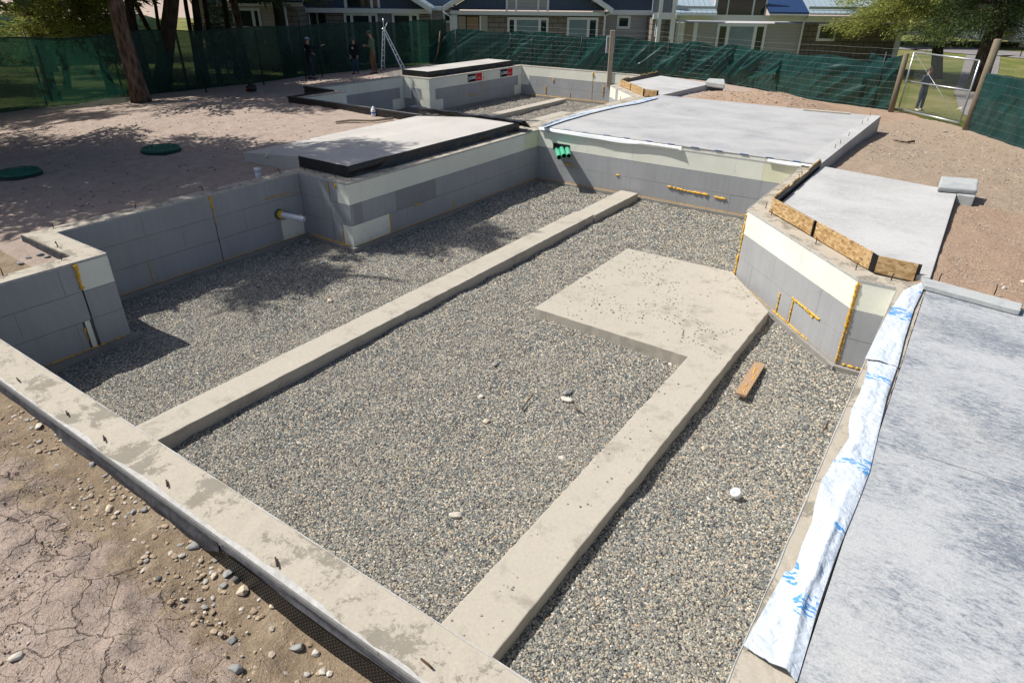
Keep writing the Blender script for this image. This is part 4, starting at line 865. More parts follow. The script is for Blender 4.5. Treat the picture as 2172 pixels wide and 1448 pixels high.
# loose small stones and clods nobody would count
def loose(name, label, poly_px, n, s0, s1, mat, seed, zoff=0., grav=False):
    r = np.random.default_rng(seed); Q = [G(*p) for p in poly_px]; pl = [(q.x, q.y) for q in Q]; x0, x1 = min(q[0] for q in pl), max(q[0] for q in pl); y0, y1 = min(q[1] for q in pl), max(q[1] for q in pl)
    P = r.uniform([x0, y0], [x1, y1], (n*6, 2)); P = P[sdf(P[:, 0], P[:, 1], pl) < 0]; P = P[(fbm(P[:, 0]*2.2, P[:, 1]*2.2, 3, seed) > r.uniform(-.7, .8, len(P)))][:n]; zz = zg(P[:, 0], P[:, 1])
    bm = bmesh.new(); bmesh.ops.create_icosphere(bm, subdivisions=1, radius=1); bv = np.array([v.co[:] for v in bm.verts]); bf = np.array([[v.index for v in f.verts] for f in bm.faces]); bm.free()
    Vs = []; Fs = []
    for i, (x, y) in enumerate(P):
        s = s0+(s1-s0)*r.random()**2.5; v = bv*(1+.35*(r.random((len(bv), 1))-.5)); a = r.uniform(0, 6.28); v = v*[s*r.uniform(1, 1.6), s, s*.6]
        v = v @ np.array([[math.cos(a), math.sin(a), 0], [-math.sin(a), math.cos(a), 0], [0, 0, 1]]); Vs.append(v+[x, y, zz[i]+s*.25]); Fs.append(bf+i*len(bv))
    o = np_mesh(name, np.concatenate(Vs), np.concatenate(Fs), mat, smooth=False); return tag(o, label, 'stones', kind='stuff')
NMp = NM('loose_stone', .9, .2); g_ = NMp.n('ShaderNodeNewGeometry'); NMp.col(NMp.ramp(g_.outputs['Random Per Island'], [(0., (.24, .18, .125)), (.35, (.34, .265, .19)), (.65, (.40, .32, .23)), (.82, (.27, .27, .26)), (.95, (.55, .5, .44))])); NMp.bump(NMp.noise(80, 3), .4, .004)
NMp = NM('loose_dark', .9, .2); g_ = NMp.n('ShaderNodeNewGeometry'); NMp.col(NMp.ramp(g_.outputs['Random Per Island'], [(0., (.07, .075, .085)), (.5, (.16, .165, .17)), (.8, (.3, .27, .23)), (1., (.5, .46, .4))]))
loose('pebbles', 'scattered small stones and clods in the dug strip along the membrane', [(0, 845), (200, 970), (480, 1205), (760, 1440), (540, 1448), (350, 1270), (150, 1075), (0, 950)], 800, .003, .022, 'loose_stone', 1)
loose('pebbles', 'sparse crumbs of soil on the cracked clay', [(0, 900), (560, 1448), (0, 1448)], 900, .003, .010, 'loose_stone', 2)
loose('pebbles', 'small stones in the pink soil on the right', [(2030, 420), (2172, 400), (2172, 630), (1985, 585)], 3000, .003, .013, 'loose_stone', 3)
loose('pebbles', 'small stones on the bare soil inside the gate', [(1780, 330), (1870, 250), (2040, 280), (2172, 330), (2172, 420), (1990, 370)], 2200, .006, .026, 'loose_stone', 4)
loose('pebbles', 'pine cones and crumbs scattered on the shaded dirt at the left', [(0, 280), (500, 210), (700, 240), (560, 370), (0, 480)], 800, .008, .024, 'rock_dark', 5)
loose('pebbles', 'small stones on the soil heap behind the large slab', [(1420, 206), (1520, 180), (1740, 232), (1700, 236)], 700, .01, .04, 'loose_stone', 6)
# ------------------------------------------------------------------ fences
def h_for(p, py):      # height above p whose image row is py
    p = Vector(p); lo, hi = 0., 12.
    for _ in range(40):
        m_ = (lo+hi)/2; q = p+Vector((0, 0, m_))-Vector((0, 0, HC)); y = 724-FPX*q.dot(CU)/q.dot(CF)
        if y > py: lo = m_
        else: hi = m_
    return lo
class Poly:
    def __init__(s, P):
        s.P = [Vector((*p, 0)) for p in P]; s.d = [0]
        for a, b in zip(s.P[:-1], s.P[1:]): s.d.append(s.d[-1]+(b-a).length)
        s.L = s.d[-1]
    def at(s, t):
        t = min(max(t, 0), s.L)
        for i in range(len(s.P)-1):
            if t <= s.d[i+1]+1e-9:
                a, b = s.P[i], s.P[i+1]; k = (t-s.d[i])/(s.d[i+1]-s.d[i]); d = (b-a).normalized(); return a.lerp(b, k), Vector((d.y, -d.x, 0))
        d = (s.P[-1]-s.P[-2]).normalized(); return s.P[-1].copy(), Vector((d.y, -d.x, 0))
def screen(parent, P, s0, s1, top, mat, amp, kind, seed, off=0., step=.07, rows=26, bot=-.04):
    if kind == 'tarp': step = .05; rows = 38
    n = int((s1-s0)/step); S = np.linspace(s0, s1, n+1); T = np.linspace(0, 1, rows+1)
    G_ = [];
    for s in S:
        p, nr = P.at(float(s)); gz = float(zg(p.x, p.y)); ht = top(float(s)); r = []
        for t in T:
            z = gz+bot+(ht-bot)*t
            if kind == 'tarp':
                dg = 1.+.5*float(vn(s*.3, 0, seed+9)); f = .55*(1-abs(float(vn(s*1.1-t*2.2*dg, t*.5+s*.15, seed))))**5+.40*(1-abs(float(vn(s*2.3-t*4.8*dg, t*.8, seed+1))))**5+.16*(1-abs(float(vn(s*4.6-t*8.*dg, t*1.5, seed+3))))**4+.35*float(vn(s*.5, t*1.1, seed+2))
            else:
                f = .5*float(vn(s*.55, t*1.2, seed))+.30*(1-abs(float(vn(s*.8-t*1.5, t*.5, seed+1))))**3+.12*float(vn(s*2.5+t*2, t*3, seed+2))
            q = p+nr*(off+amp*f*(.25+.75*math.sin(math.pi*min(1, t*.93+.03)))); q.z = z; r.append(q)
        G_.append(r)
    mb = MB(); mb.grid(G_); return mb.build('screen', mat, parent)
def post_at(parent, p, h, r, mat, name='post', lean=(0, 0), n=6):
    mb = MB(); p = Vector(p); mb.tube([p-Vector((0, 0, .3)), p+Vector((lean[0]*.5, lean[1]*.5, h*.5)), p+Vector((lean[0], lean[1], h))], r, n); return mb.build(name, mat, parent)
PL = Poly(FL+FR[1:2])
f1 = thing('privacy_fence', 'dark green see-through shade netting fence under the trees on the left', 'fence', (FL[3][0], FL[3][1], -.5))
def topL(s): return 2.03+.10*abs(math.sin(s*.62+.5))**.7*1.0+.06*float(vn(s*.8, 1, 5))
sc_ = PL.d
screen(f1, PL, 0, PL.d[-2]+1.0, topL, 'shade_cloth', .22, 'net', 71)
mb = MB(); mb.tube([(lambda p, s: Vector((p.x, p.y, float(zg(p.x, p.y))+topL(s))))(PL.at(s)[0], s) for s in np.arange(0, PL.d[-2]+1, .25)], .018, 5); mb.build('top_hem', 'steel_post', f1)
for px, pb, pt in ((263, 205, 75), (438, 197, 52), (650, 168, 40), (684, 163, 84), (100, 225, 70), (560, 180, 66)):
    p = G(px, pb); post_at(f1, p, h_for(p, pt), .028, 'steel_post')
p = G(400, 188); 
t = thing('leaning_post', 'broken leaning post with a bare pale strip in front of the netting', 'post', p)
mb = MB(); q0 = WP(372, 68, p.x*VD.x+p.y*VD.y); mb.tube([p+Vector((0, 0, -.2)), p.lerp(q0, .1), p.lerp(q0, .45), q0], [.04, .06, .05, .045], 8); mb.build('shaft', 'bark_dark', t)
mb = MB(); mb.tube([p.lerp(q0, .0)+VD*-.05, p.lerp(q0, .13)+VD*-.05, p.lerp(q0, .17)+VD*-.04, p.lerp(q0, .37)+VD*-.05], [.03, .075, .03, .06], 7); mb.build('bare_strip', 'wood_pale', t)
WR = .0024
PR = Poly(FR)
f2 = thing('wire_fence', 'long wire grid fence backed by wrinkled green tarps in front of the houses', 'fence', (FR[4][0], FR[4][1], -.5))
def sof(px, py=140):     # arclength on the right fence under an image column
    best = 0; bd = 1e9
    for s in np.arange(0, PR.L, .05):
        p, _ = PR.at(s); q = Vector((p.x, p.y, .6))-Vector((0, 0, HC)); x = 1086+FPX*q.dot(CR)/q.dot(CF)
        if abs(x-px) < bd: bd = abs(x-px); best = s
    return best
def htop(px, py):
    s = sof(px); p, _ = PR.at(s); p.z = float(zg(p.x, p.y)); return s, h_for(p, py)
ctrl = [htop(*c) for c in ((918, 80), (968, 62), (1000, 62), (1035, 68), (1060, 70), (1105, 66), (1125, 72), (1145, 67), (1190, 74), (1240, 80), (1283, 76), (1325, 78), (1390, 90), (1440, 92), (1475, 87), (1515, 100), (1553, 93), (1580, 102), (1615, 107), (1665, 111), (1700, 118), (1752, 116), (1790, 122), (1830, 131))]
cs, ch = zip(*ctrl); topR = lambda s: float(np.interp(s, cs, ch))
wc = [htop(*c) for c in ((960, 52), (1030, 53), (1120, 56), (1250, 63), (1400, 67), (1500, 80), (1620, 90), (1760, 97), (1905, 104))]
ws, wh = zip(*wc); topW = lambda s: float(np.interp(s, ws, wh))
e = [sof(x) for x in (905, 1172, 1462, 1553, 1655, 1836)]
screen(f2, PR, 0, e[0]+.05, topR, 'shade_cloth', .2, 'net', 81)
for i, (a, b) in enumerate(zip(e[:-1], e[1:])): screen(f2, PR, a-.05, b+.15, topR, 'shade_tarp', (.22, .28, .36, .38, .16)[i], 'tarp', 90+i*7, off=.02*(i % 2))
screen(f2, PR, sof(1836), PR.L, lambda s: 1.83-.18*math.sin(math.pi*(s-sof(1836))/(PR.L-sof(1836))), 'shade_tarp', .35, 'tarp', 133, off=-.0)
mb = MB(); s0 = sof(960); zs = np.linspace(.05, 1, 10)
def wp(s, t):
    p, nr = PR.at(s); g = float(zg0(p.x, p.y)); return Vector((p.x+nr.x*.12, p.y+nr.y*.12, g+topW(s)*t+.012*float(vn(s*2, t*3, 3))))
for t in zs: mb.tube([wp(s, t) for s in np.arange(s0, PR.L, .25)], WR, 3, cap=False)
for s in np.arange(s0, PR.L, .24): mb.tube([wp(s, .03), wp(s, .5), wp(s, 1.)], WR, 3, cap=False)
mb.build('wire_mesh', 'wire', f2)
for px, yt, lx in ((968, 60, 0), (1083, 68, .05), (1228, 78, .18), (1413, 84, .12), (1608, 104, .1), (1130, 78, 0), (1870, 110, 0)):
    s = sof(px); p, nr = PR.at(s); p = p+nr*.08; p.z = float(zg0(p.x, p.y)); post_at(f2, p, h_for(p, yt), .028, 'steel_post', lean=(lx, 0))
# dark rotted pole leaning at the corner
s = sof(925); p, nr = PR.at(s); p = p+nr*.3; p.z = float(zg0(p.x, p.y)); q0 = p+UD*.33+Vector((0, 0, h_for(p, 66)))
stick('leaning_pole', 'thin dark leaning pole at the fence corner behind the far slab', [p-UD*.1, p+(q0-p)*.4+UD*.04, q0], [.03, .04, .035], 'bark', 'pole')
# tall square wood post and meter box behind the far wall
p = W(1293, 158, -.05); hh = h_for(p, 65)
mb = MB(); mb.obox(p-UD*.09-Vector((0, 0, .5)), UD*.18, VD*.1, Vector((0, 0, hh+.5))); tag(mb.build('timber_post', 'wood_pale', bevel=.008), 'tall pale square timber post standing behind the far white wall', 'post')
q = p+VD*.25-UD*.19; q.z = 1.0-.25; mb = MB(); mb.obox(q, UD*.34, VD*.2, Vector((0, 0, h_for(p, 70)-.95))); 
tb = thing('utility_box', 'pale grey utility box fixed behind the tall timber post', 'box', p+VD*.25); mb.build('cabinet', 'box_grey', tb, bevel=.01)
mb = MB(); mb.tube([p+VD*.35+Vector((0, 0, -.5)), p+VD*.35+Vector((0, 0, 1.))], .04, 8); mb.build('leg', 'box_grey', tb)
# right-hand screen beyond the gate
P2 = Poly([(-.2, 24.7)]+FR2[1:])
f3 = thing('wire_fence', 'green screened wire fence running from the gate to the right edge', 'fence', (FR2[1][0], FR2[1][1], -.5))
screen(f3, P2, 0, 14, lambda s: 1.62+.03*math.sin(s), 'shade_tarp', .22, 'tarp', 151)
mb = MB()
for t in np.linspace(.04, 1, 9): mb.tube([(lambda p, nr: Vector((p.x-nr.x*-.1, p.y-nr.y*-.1, float(zg0(p.x, p.y))+1.85*t)))(*P2.at(s)) for s in np.arange(0, 12, .25)], WR, 3, cap=False)
for s in np.arange(0, 12, .2):
    p, nr = P2.at(s); g = float(zg0(p.x, p.y)); mb.tube([(p.x+nr.x*.1, p.y+nr.y*.1, g+.05), (p.x+nr.x*.1, p.y+nr.y*.1, g+1.85)], WR, 3, cap=False)
mb.build('wire_mesh', 'wire', f3)
# gate
A = G(1904, 237); B = G(2033, 268); 
g = thing('chain_link_gate', 'galvanized chain link gate with a diagonal brace between two round wooden posts', 'gate', A)
d_ = (B-A); d_.z = 0; gl = d_.length; d_.normalize(); up = Vector((0, 0, 1)); zA, zB = A.z+.10, B.z+.10
hA, hB = h_for(A, 111), h_for(B, 129)
c = [Vector((A.x, A.y, zA)), Vector((B.x, B.y, zB)), Vector((B.x, B.y, B.z+hB)), Vector((A.x, A.y, A.z+hA))]
mb = MB()
for a, b in ((0, 1), (1, 2), (2, 3), (3, 0)): mb.tube([c[a], c[b]], .026, 8)
mb.build('frame', 'galvanized', g); mb = MB(); m0, m1 = c[0].lerp(c[3], .5), c[1].lerp(c[2], .53); mb.tube([m0, m1], .022, 8); mb.build('mid_rail', 'galvanized', g)
mb = MB(); mb.tube([c[3], c[1]], .007, 5); mb.build('brace', 'galvanized', g)
mb = MB(); NX, NZ = 34, 24
def gp(u, v): return c[0].lerp(c[1], u).lerp(c[3].lerp(c[2], u), v)
for k in range(-NZ, NX+1):
    for sgn in (1, -1):
        if sgn == 1: u0, v0, u1, v1 = k/NX, 0., (k+NZ)/NX, 1.
        else: u0, v0, u1, v1 = (k+NZ)/NX, 0., k/NX, 1.
        # clip to 0..1 in u
        du = u1-u0; t0, t1 = 0., 1.
        for lim in (0., 1.):
            if (u0-lim)*(u1-lim) < 0:
                tt = (lim-u0)/du
                if (u0 < 0 and lim == 0) or (u0 > 1 and lim == 1): t0 = max(t0, tt)
                else: t1 = min(t1, tt)
        if t1 > t0 and max(min(u0, u1), 0) < min(max(u0, u1), 1): mb.tube([gp(u0+du*t0, t0), gp(u0+du*t1, t1)], .0026, 3, cap=False)
mb.build('chain_link', 'wire', g)
p = G(1893, 238); p.x -= .06; post = MB(); q = p+Vector((0, 0, h_for(p, 113))); post.tube([p-up*.4, p.lerp(q, .5), q-up*.02, q], [.095, .09, .085, .06], 14); tag(post.build('gate_post', 'wood_post'), 'shorter round wooden post at the left side of the gate', 'post')
p = G(2049, 276); post = MB(); q = p+Vector((0, 0, h_for(p, 83)))+Vector((.05, .03, 0)); post.tube([p-up*.4, p.lerp(q, .5), q-up*.02, q], [.115, .105, .10, .07], 14); tag(post.build('gate_post', 'wood_post'), 'taller round wooden post at the right side of the gate', 'post')
# mailbox and wire fence bits beyond are omitted from view except the dark mailbox
p = G(2163, 122); t = thing('mailbox', 'small dark mailbox on a thin post by the road at the right edge', 'mailbox', p)
hh = h_for(p, 101); mb = MB(); mb.tube([p, p+up*hh], .035, 6); mb.build('post', 'dark_metal', t)
mb = MB(); mb.obox(p+up*hh-UD*.2-VD*.3, UD*.4, VD*.55, up*.22); mb.tube([p+up*(hh+.22)-VD*.3, p+up*(hh+.22)+VD*.25], .2, 12); mb.build('body', 'dark_metal', t)
# ladder
L0, R0 = G(812, 151), G(857, 149); mid = (L0+R0)/2; ap = Vector((mid.x, mid.y, mid.z)); ap += UD*-.30; ap.z = mid.z+h_for(mid, 62)
t = thing('step_ladder', 'silver aluminium folding ladder standing open beside the man in olive', 'ladder', mid)
for nm_, base in (('front_section', L0), ('rear_section', R0)):
    mb = MB(); rails = []
    for s in (-1, 1):
        b_ = base+VD*(.27*s)+UD*(.02*s); a_ = ap+VD*(.17*s)+UD*(.01*s); mb.tube([b_, a_], .034, 4, smooth=False); rails.append((b_, a_))
    for k in range(1, 8): q = k/8; mb.tube([rails[0][0].lerp(rails[0][1], q), rails[1][0].lerp(rails[1][1], q)], .018, 6)
    sec = mb.build(nm_, 'aluminium', t)
    mb = MB()
    for b_, a_ in rails: mb.tube([b_-up*.02, b_+up*.06], .045, 6)
    mb.build('foot', 'dark_metal', sec)
mb = MB(); mb.tube([ap-VD*.25, ap+VD*.25], .045, 10); mb.build('hinge', 'aluminium', t)
mb = MB(); mb.tube([ap, ap+up*.12, ap+up*.42], .015, 6); mb.tube([ap+VD*.15, ap+VD*.2+up*.25+UD*.15], .012, 6); mb.build('extension', 'aluminium', t)
# small power tool on the ground near the netting
p = G(538, 197); t = thing('power_saw', 'dark handheld power saw lying on the shaded dirt by the netting', 'tool', p)
mb = MB(); mb.tube([p+UD*-.22+up*.12, p+UD*-.05+up*.16, p+UD*.12+up*.12], [.10, .14, .08], 10); mb.build('motor_body', 'dark_metal', t)
mb = MB(); mb.tube([p+UD*-.2+up*.2, p+UD*-.05+up*.34, p+UD*.12+up*.24], .025, 8); mb.build('handle', 'dark_metal', t)
mb = MB(); mb.obox(p+UD*.05+up*.06, UD*.35+up*-.05, VD*.02, up*.07); mb.build('blade', 'galvanized', t); mb = MB(); mb.tube([p+UD*-.24+up*.08-VD*.05, p+UD*-.18+up*.16-VD*.1], .04, 8); mb.build('trigger', 'red_paint', t)
# ------------------------------------------------------------------ people
def skin(name, chains, mat, parent, sub=2):
    """chains: list of lists of (point, rx, ry); first vertex of the first chain is the root. Points shared by value are merged."""
    vs = []; es = []; rad = []; idx = {}
    def vid(p, r):
        k = tuple(round(c, 4) for c in p)
        if k not in idx: idx[k] = len(vs); vs.append(k); rad.append(r)
        return idx[k]
    for ch in chains:
        pr = None
        for p, rx, ry in ch:
            i = vid(p, (rx, ry))
            if pr is not None and pr != i: es.append((pr, i))
            pr = i
    me = bpy.data.meshes.new(name); me.from_pydata(vs, es, [])
    me.materials.append(MATS[mat]); o = bpy.data.objects.new(name, me); SC.collection.objects.link(o); o.parent = parent
    sk = o.modifiers.new('skin', 'SKIN')
    for i, r in enumerate(rad): me.skin_vertices[0].data[i].radius = r; me.skin_vertices[0].data[i].use_root = (i == 0)
    sk.use_smooth_shade = True; sk.branch_smoothing = .3
    sd = o.modifiers.new('sub', 'SUBSURF'); sd.levels = sub; sd.render_levels = sub
    dg = bpy.context.evaluated_depsgraph_get(); ev = o.evaluated_get(dg); m2 = bpy.data.meshes.new_from_object(ev); o.modifiers.clear(); o.data = m2
    return o
def person(label, loc, face, H, armL, armR, legL, legR, top, bottom, hat, shoes, headtilt=0., hood=False, mark=None, sleeve=1., lean=0.):
    """face: heading angle of the body; arms = (elbow, wrist) and legs = (knee, ankle) in body frame (x right, y forward, z up), 1.75 m tall"""
    t = local(thing('person', label, 'person', loc, rz=face)); k = H/1.75; t.scale = (k, k, k)
    S = lambda p: (p[0], p[1]+lean*max(0, p[2]-.95), p[2])
    hip = S((0, 0, .93)); chest = S((0, .0, 1.27)); neck = S((0, 0, 1.47)); head0 = S((0, .015+headtilt*.05, 1.56)); head1 = S((0, .02+headtilt*.09, 1.66))
    C_ = [[(hip, .13, .10), (S((0, 0, 1.1)), .135, .10), (chest, .16, .11), (S((0, 0, 1.40)), .10, .08), (neck, .052, .052), (head0, .062, .07), (head1, .077, .092)]]
    T_ = [[(S((0, 0, .74)), .165, .13), (S((0, 0, .86)), .172, .135), (S((0, 0, 1.0)), .16, .122), (S((0, 0, 1.12)), .155, .12), (chest, .178, .13), (S((0, 0, 1.40)), .135, .11), (S((0, .0, 1.485)), .07, .075)]]
    Bm = [[(hip, .150, .118), (S((0, 0, 1.06)), .14, .105)]]
    for sx, arm, leg in ((-1, armL, legL), (1, armR, legR)):
        sh = S((sx*.175, 0, 1.39)); el, wr = S(arm[0]), S(arm[1]); v = (Vector(wr)-Vector(el)).normalized(); pa = tuple(Vector(wr)+v*.06)
        C_.append([(S((0, 0, 1.40)), .10, .08), (sh, .055, .055), (el, .040, .040), (wr, .027, .027), (pa, .04, .022)])
        side = v.cross(Vector((0, 1, 0))); side = side.normalized() if side.length > .2 else Vector((1, 0, 0)); side2 = side
        for f_, ln in ((-.03, .062), (-.01, .075), (.011, .07), (.03, .055)):
            b_ = Vector(pa)+side2*f_+v*.02; C_.append([(pa, .04, .022), (tuple(b_), .011, .011), (tuple(b_+v*ln*.6+Vector((0, .008, 0))), .0095, .0095), (tuple(b_+v*ln+Vector((0, .02, 0))), .008, .008)])
        th = Vector(pa)-v*.03+side2*.035*-sx; C_.append([(pa, .04, .022), (tuple(th), .013, .013), (tuple(th+v*.04-side2*.012*sx+Vector((0, .015, 0))), .010, .010)])
        T_.append([(S((0, 0, 1.40)), .135, .11), (sh, .075, .078), (tuple(Vector(sh).lerp(Vector(el), .5)), .064, .066), (el, .056, .056), (tuple(Vector(el).lerp(Vector(wr), .55)), .048, .048), (tuple(Vector(el).lerp(Vector(wr), .93)), .038, .038)])
        h2 = (sx*.09, 0, .88); kn, an = leg; toe = (an[0]+sx*.03, an[1]+.15, .035)
        C_.append([(hip, .13, .10), (h2, .082, .082), (kn, .055, .055), (tuple(Vector(kn).lerp(Vector(an), .35)), .052, .054), (an, .035, .035), (toe, .035, .025)])
        Bm.append([(hip, .150, .118), (h2, .098, .10), (tuple(Vector(h2).lerp(Vector(kn), .5)), .088, .09), (kn, .072, .074), (tuple(Vector(kn).lerp(Vector(an), .5)), .066, .068), (tuple(Vector(kn).lerp(Vector(an), .95)), .062, .066)])
        skin('shoe', [[((an[0], an[1]-.05, .045), .045, .045), ((an[0], an[1]+.05, .045), .048, .045), (toe, .045, .035), ((toe[0], toe[1]+.04, .03), .035, .025)]], shoes, t, 1)
    body = skin('body', C_, 'skin', t)
    # face: nose, brow, ears and mouth pushed out of the same head surface as extra chains
    skin('jacket', T_, top, t); skin('trousers', Bm, bottom, t)
    hx, hy, hz = head1; f_ = .088
    mb = MB(); mb.tube([(hx, hy+f_-.012, hz+.005), (hx, hy+f_+.012, hz-.03), (hx, hy+f_-.004, hz-.042)], [.008, .014, .008], 6); mb.build('nose', 'skin', t)
    mb = MB()
    for s in (-1, 1): mb.tube([(hx+s*.032-.012, hy+f_-.012, hz), (hx+s*.032+.012, hy+f_-.012, hz)], .006, 5)
    mb.build('eyes', 'hair_brown', t); mb = MB(); mb.tube([(hx-.022, hy+f_-.012, hz-.065), (hx, hy+f_-.005, hz-.068), (hx+.022, hy+f_-.012, hz-.065)], .005, 5); mb.build('mouth', 'red_paint', t)
    for s in (-1, 1): mb = MB(); mb.tube([(hx+s*.078, hy, hz+.02), (hx+s*.088, hy-.008, hz), (hx+s*.08, hy, hz-.03)], [.008, .014, .008], 6); mb.build('ear', 'skin', t)
    # hair cap
    def shell(name, mat, r0, zlo, fwd=0):
        mb = MB(); rows = []
        for i in range(9):
            a = math.pi/2*(1-i/8)*.999; rows.append([Vector((hx+r0*.86*math.cos(zz_)*math.cos(a)*1.0, hy-.012+r0*math.sin(zz_)*math.cos(a), hz+zlo+(.125-zlo)*math.sin(a))) for zz_ in [2*math.pi*j/20 for j in range(21)]])
        mb.grid(rows); return mb
    shell('hair', 'hair_brown', .100, -.02).build('hair', 'hair_brown', t)
    if hat:
        mb = shell('cap', hat, .108, .025)
        sgn = -1 if hood == 'back' else 1
        mb.grid([[Vector((hx+.085*math.sin(q*.35-1.4+1.4)*1., hy-.012+sgn*(.09+r_*.075*math.cos((q-4)*.33)), hz+.03-.01*r_)) for q in range(9)] for r_ in (0, .5, 1.)])
        bi = MB(); rows = []
        for r_ in (0., .5, 1.):
            rows.append([Vector((hx+(.08-.012*r_)*math.sin((q-4)/4*1.25), hy-.012+sgn*(.095*math.cos((q-4)/4*1.25)+.07*r_*math.cos((q-4)/4*1.1)), hz+.032-.012*r_)) for q in range(9)])
        c_ = shell('cap', hat, .108, .025).build('cap', hat, t); bi.grid(rows); bi.grid([[p+Vector((0, 0, .006)) for p in r] for r in rows]); bi.build('brim', hat, c_)
    if hood: mb = MB(); mb.tube([S((-.09, -.03, 1.44)), S((-.06, -.10, 1.46)), S((0, -.13, 1.44)), S((.06, -.10, 1.46)), S((.09, -.03, 1.44))], [.03, .045, .055, .045, .03], 8); mb.build('hood', top, t)
    if mark:
        for (x, z, w_, h_, sd) in mark:
            mb = MB(); q = S((x, sd*.125, z)); mb.lathe([(0, 0), (w_, 0), (w_*1.02, .004)], n=20); o = mb.build('print', 'print_white', t); o.location = q; o.rotation_euler = (-sd*math.pi/2, 0, 0); o.scale = (1, h_/w_, 1)
    return t
hu = math.atan2(UD.y, UD.x)-math.pi/2      # heading whose forward is +U (to the right in the picture)
p = G(661, 168); person('person in black hoodie and white cap reaching toward the green netting', p, hu+.75, h_for(p, 82)*1.02, ((-.27, .12, 1.22), (-.22, .30, 1.08)), ((.33, .22, 1.32), (.36, .50, 1.42)), ((-.12, .02, .50), (-.16, -.04, .08)), ((.12, .06, .50), (.15, .04, .08)), 'cloth_black', 'cloth_navy', 'cap_grey', 'cloth_black', hood=True, mark=[(-.02, 1.26, .05, .035, -1)])
p = G(756, 158); person('shorter person in black hoodie with a white chest print, jeans and cap', p, math.pi+math.atan2(VD.y, VD.x)-math.pi/2-.2, h_for(p, 82)*1.02, ((-.25, -.02, 1.12), (-.20, .06, .90)), ((.25, -.02, 1.12), (.20, .08, .90)), ((-.10, .02, .50), (-.11, 0, .08)), ((.11, .03, .50), (.12, .0, .08)), 'cloth_black', 'cloth_denim', 'cap_dark', 'cloth_black', hood=True, mark=[(.02, 1.27, .055, .055, 1)], headtilt=.2)
p = G(794, 157); person('tall person in olive jacket and brown trousers looking down at their hands', p, hu+math.pi-.15, h_for(p, 68)*1.02, ((-.21, .05, 1.14), (-.08, .27, 1.15)), ((.21, .05, 1.14), (.07, .27, 1.15)), ((-.10, .05, .50), (-.11, -.02, .08)), ((.10, .0, .50), (.12, -.08, .08)), 'cloth_olive', 'cloth_brown', 'cap_dark', 'cloth_brown', headtilt=.8, lean=.03)
p = G(1947, 235); person('person in dark clothes and white shoes standing behind the chain link gate', p, math.pi+math.atan2(VD.y, VD.x)-math.pi/2+.25, h_for(p, 145)*1.02, ((-.26, .02, 1.14), (-.06, .24, 1.10)), ((.26, .02, 1.14), (.08, .24, 1.10)), ((-.10, .02, .50), (-.12, 0, .08)), ((.10, .02, .50), (.12, .0, .08)), 'cloth_navy', 'cloth_navy', None, 'shoe_white', headtilt=.5)
# ------------------------------------------------------------------ houses
ZB = -1.25
def ub(mb, u0, u1, d0, d1, z0, z1, mi=0):
    o = UD*u0+VD*d0; o.z = z0; return mb.obox(o, UD*(u1-u0), VD*(d1-d0), Vector((0, 0, z1-z0)), mi)
def upoly(mb, pts, d0, d1, mi=0):       # polygon in (u,z) extruded in depth
    f = [UD*u+VD*d0+Vector((0, 0, z)) for u, z in pts]; b = [UD*u+VD*d1+Vector((0, 0, z)) for u, z in pts]; n = len(pts)
    return mb.add(f+b, [tuple(range(n)), tuple(range(2*n-1, n-1, -1))]+[(i, n+i, n+(i+1) % n, (i+1) % n) for i in range(n)], mi)
def hpart(parent, name, mat, x0, y0, x1, y1, d, th, zb=None, proud=0., label=None):
    u0, z1 = HP(x0, y0, d); u1, z0 = HP(x1, y1, d)
    um = HP(x0, min(y1, 110) if zb is None else 60, d)[0]; un = HP(x1, y0, d)[0]; u0 = (u0+um)/2; u1 = (u1+un)/2
    if zb is not None: z0 = zb
    mb = MB(); ub(mb, u0, u1, d-proud, d+th, z0, z1); return mb.build(name, mat, parent, label=label), (u0, u1, z0, z1)
def window(parent, x0, y0, x1, y1, d, cols=1, pane='glass', zb=None, fr=.09, ratios=None):
    u0, z1 = HP(x0, y0, d); u1, z0 = HP(x1, y1, d); u0 = (u0+HP(x0, y1, d)[0])/2; u1 = (u1+HP(x1, y0, d)[0])/2
    if zb is not None: z0 = zb
    mb = MB(); ub(mb, u0, u1, d-.06, d-.003, z1-fr, z1); ub(mb, u0, u1, d-.06, d-.003, z0, z0+fr); rr = ratios or [1]*cols; tot = sum(rr); x = u0; cuts = [u0]
    for r_ in rr: x += (u1-u0)*r_/tot; cuts.append(x)
    for i, q in enumerate(cuts):
        a = q if i == 0 else (q-fr if i == len(cuts)-1 else q-fr*.6); ub(mb, a, a+fr*(1 if i in (0, len(cuts)-1) else 1.2), d-.058, d-.003, z0+fr, z1-fr)
    w_ = mb.build('window', 'trim_white', parent)
    for i in range(len(rr)):
        mb = MB(); ub(mb, cuts[i]+fr*.5, cuts[i+1]-fr*.5, d-.02, d-.006, z0+fr*.5, z1-fr*.5); mb.build('pane', (pane if isinstance(pane, str) else pane[i]), w_)
    return w_
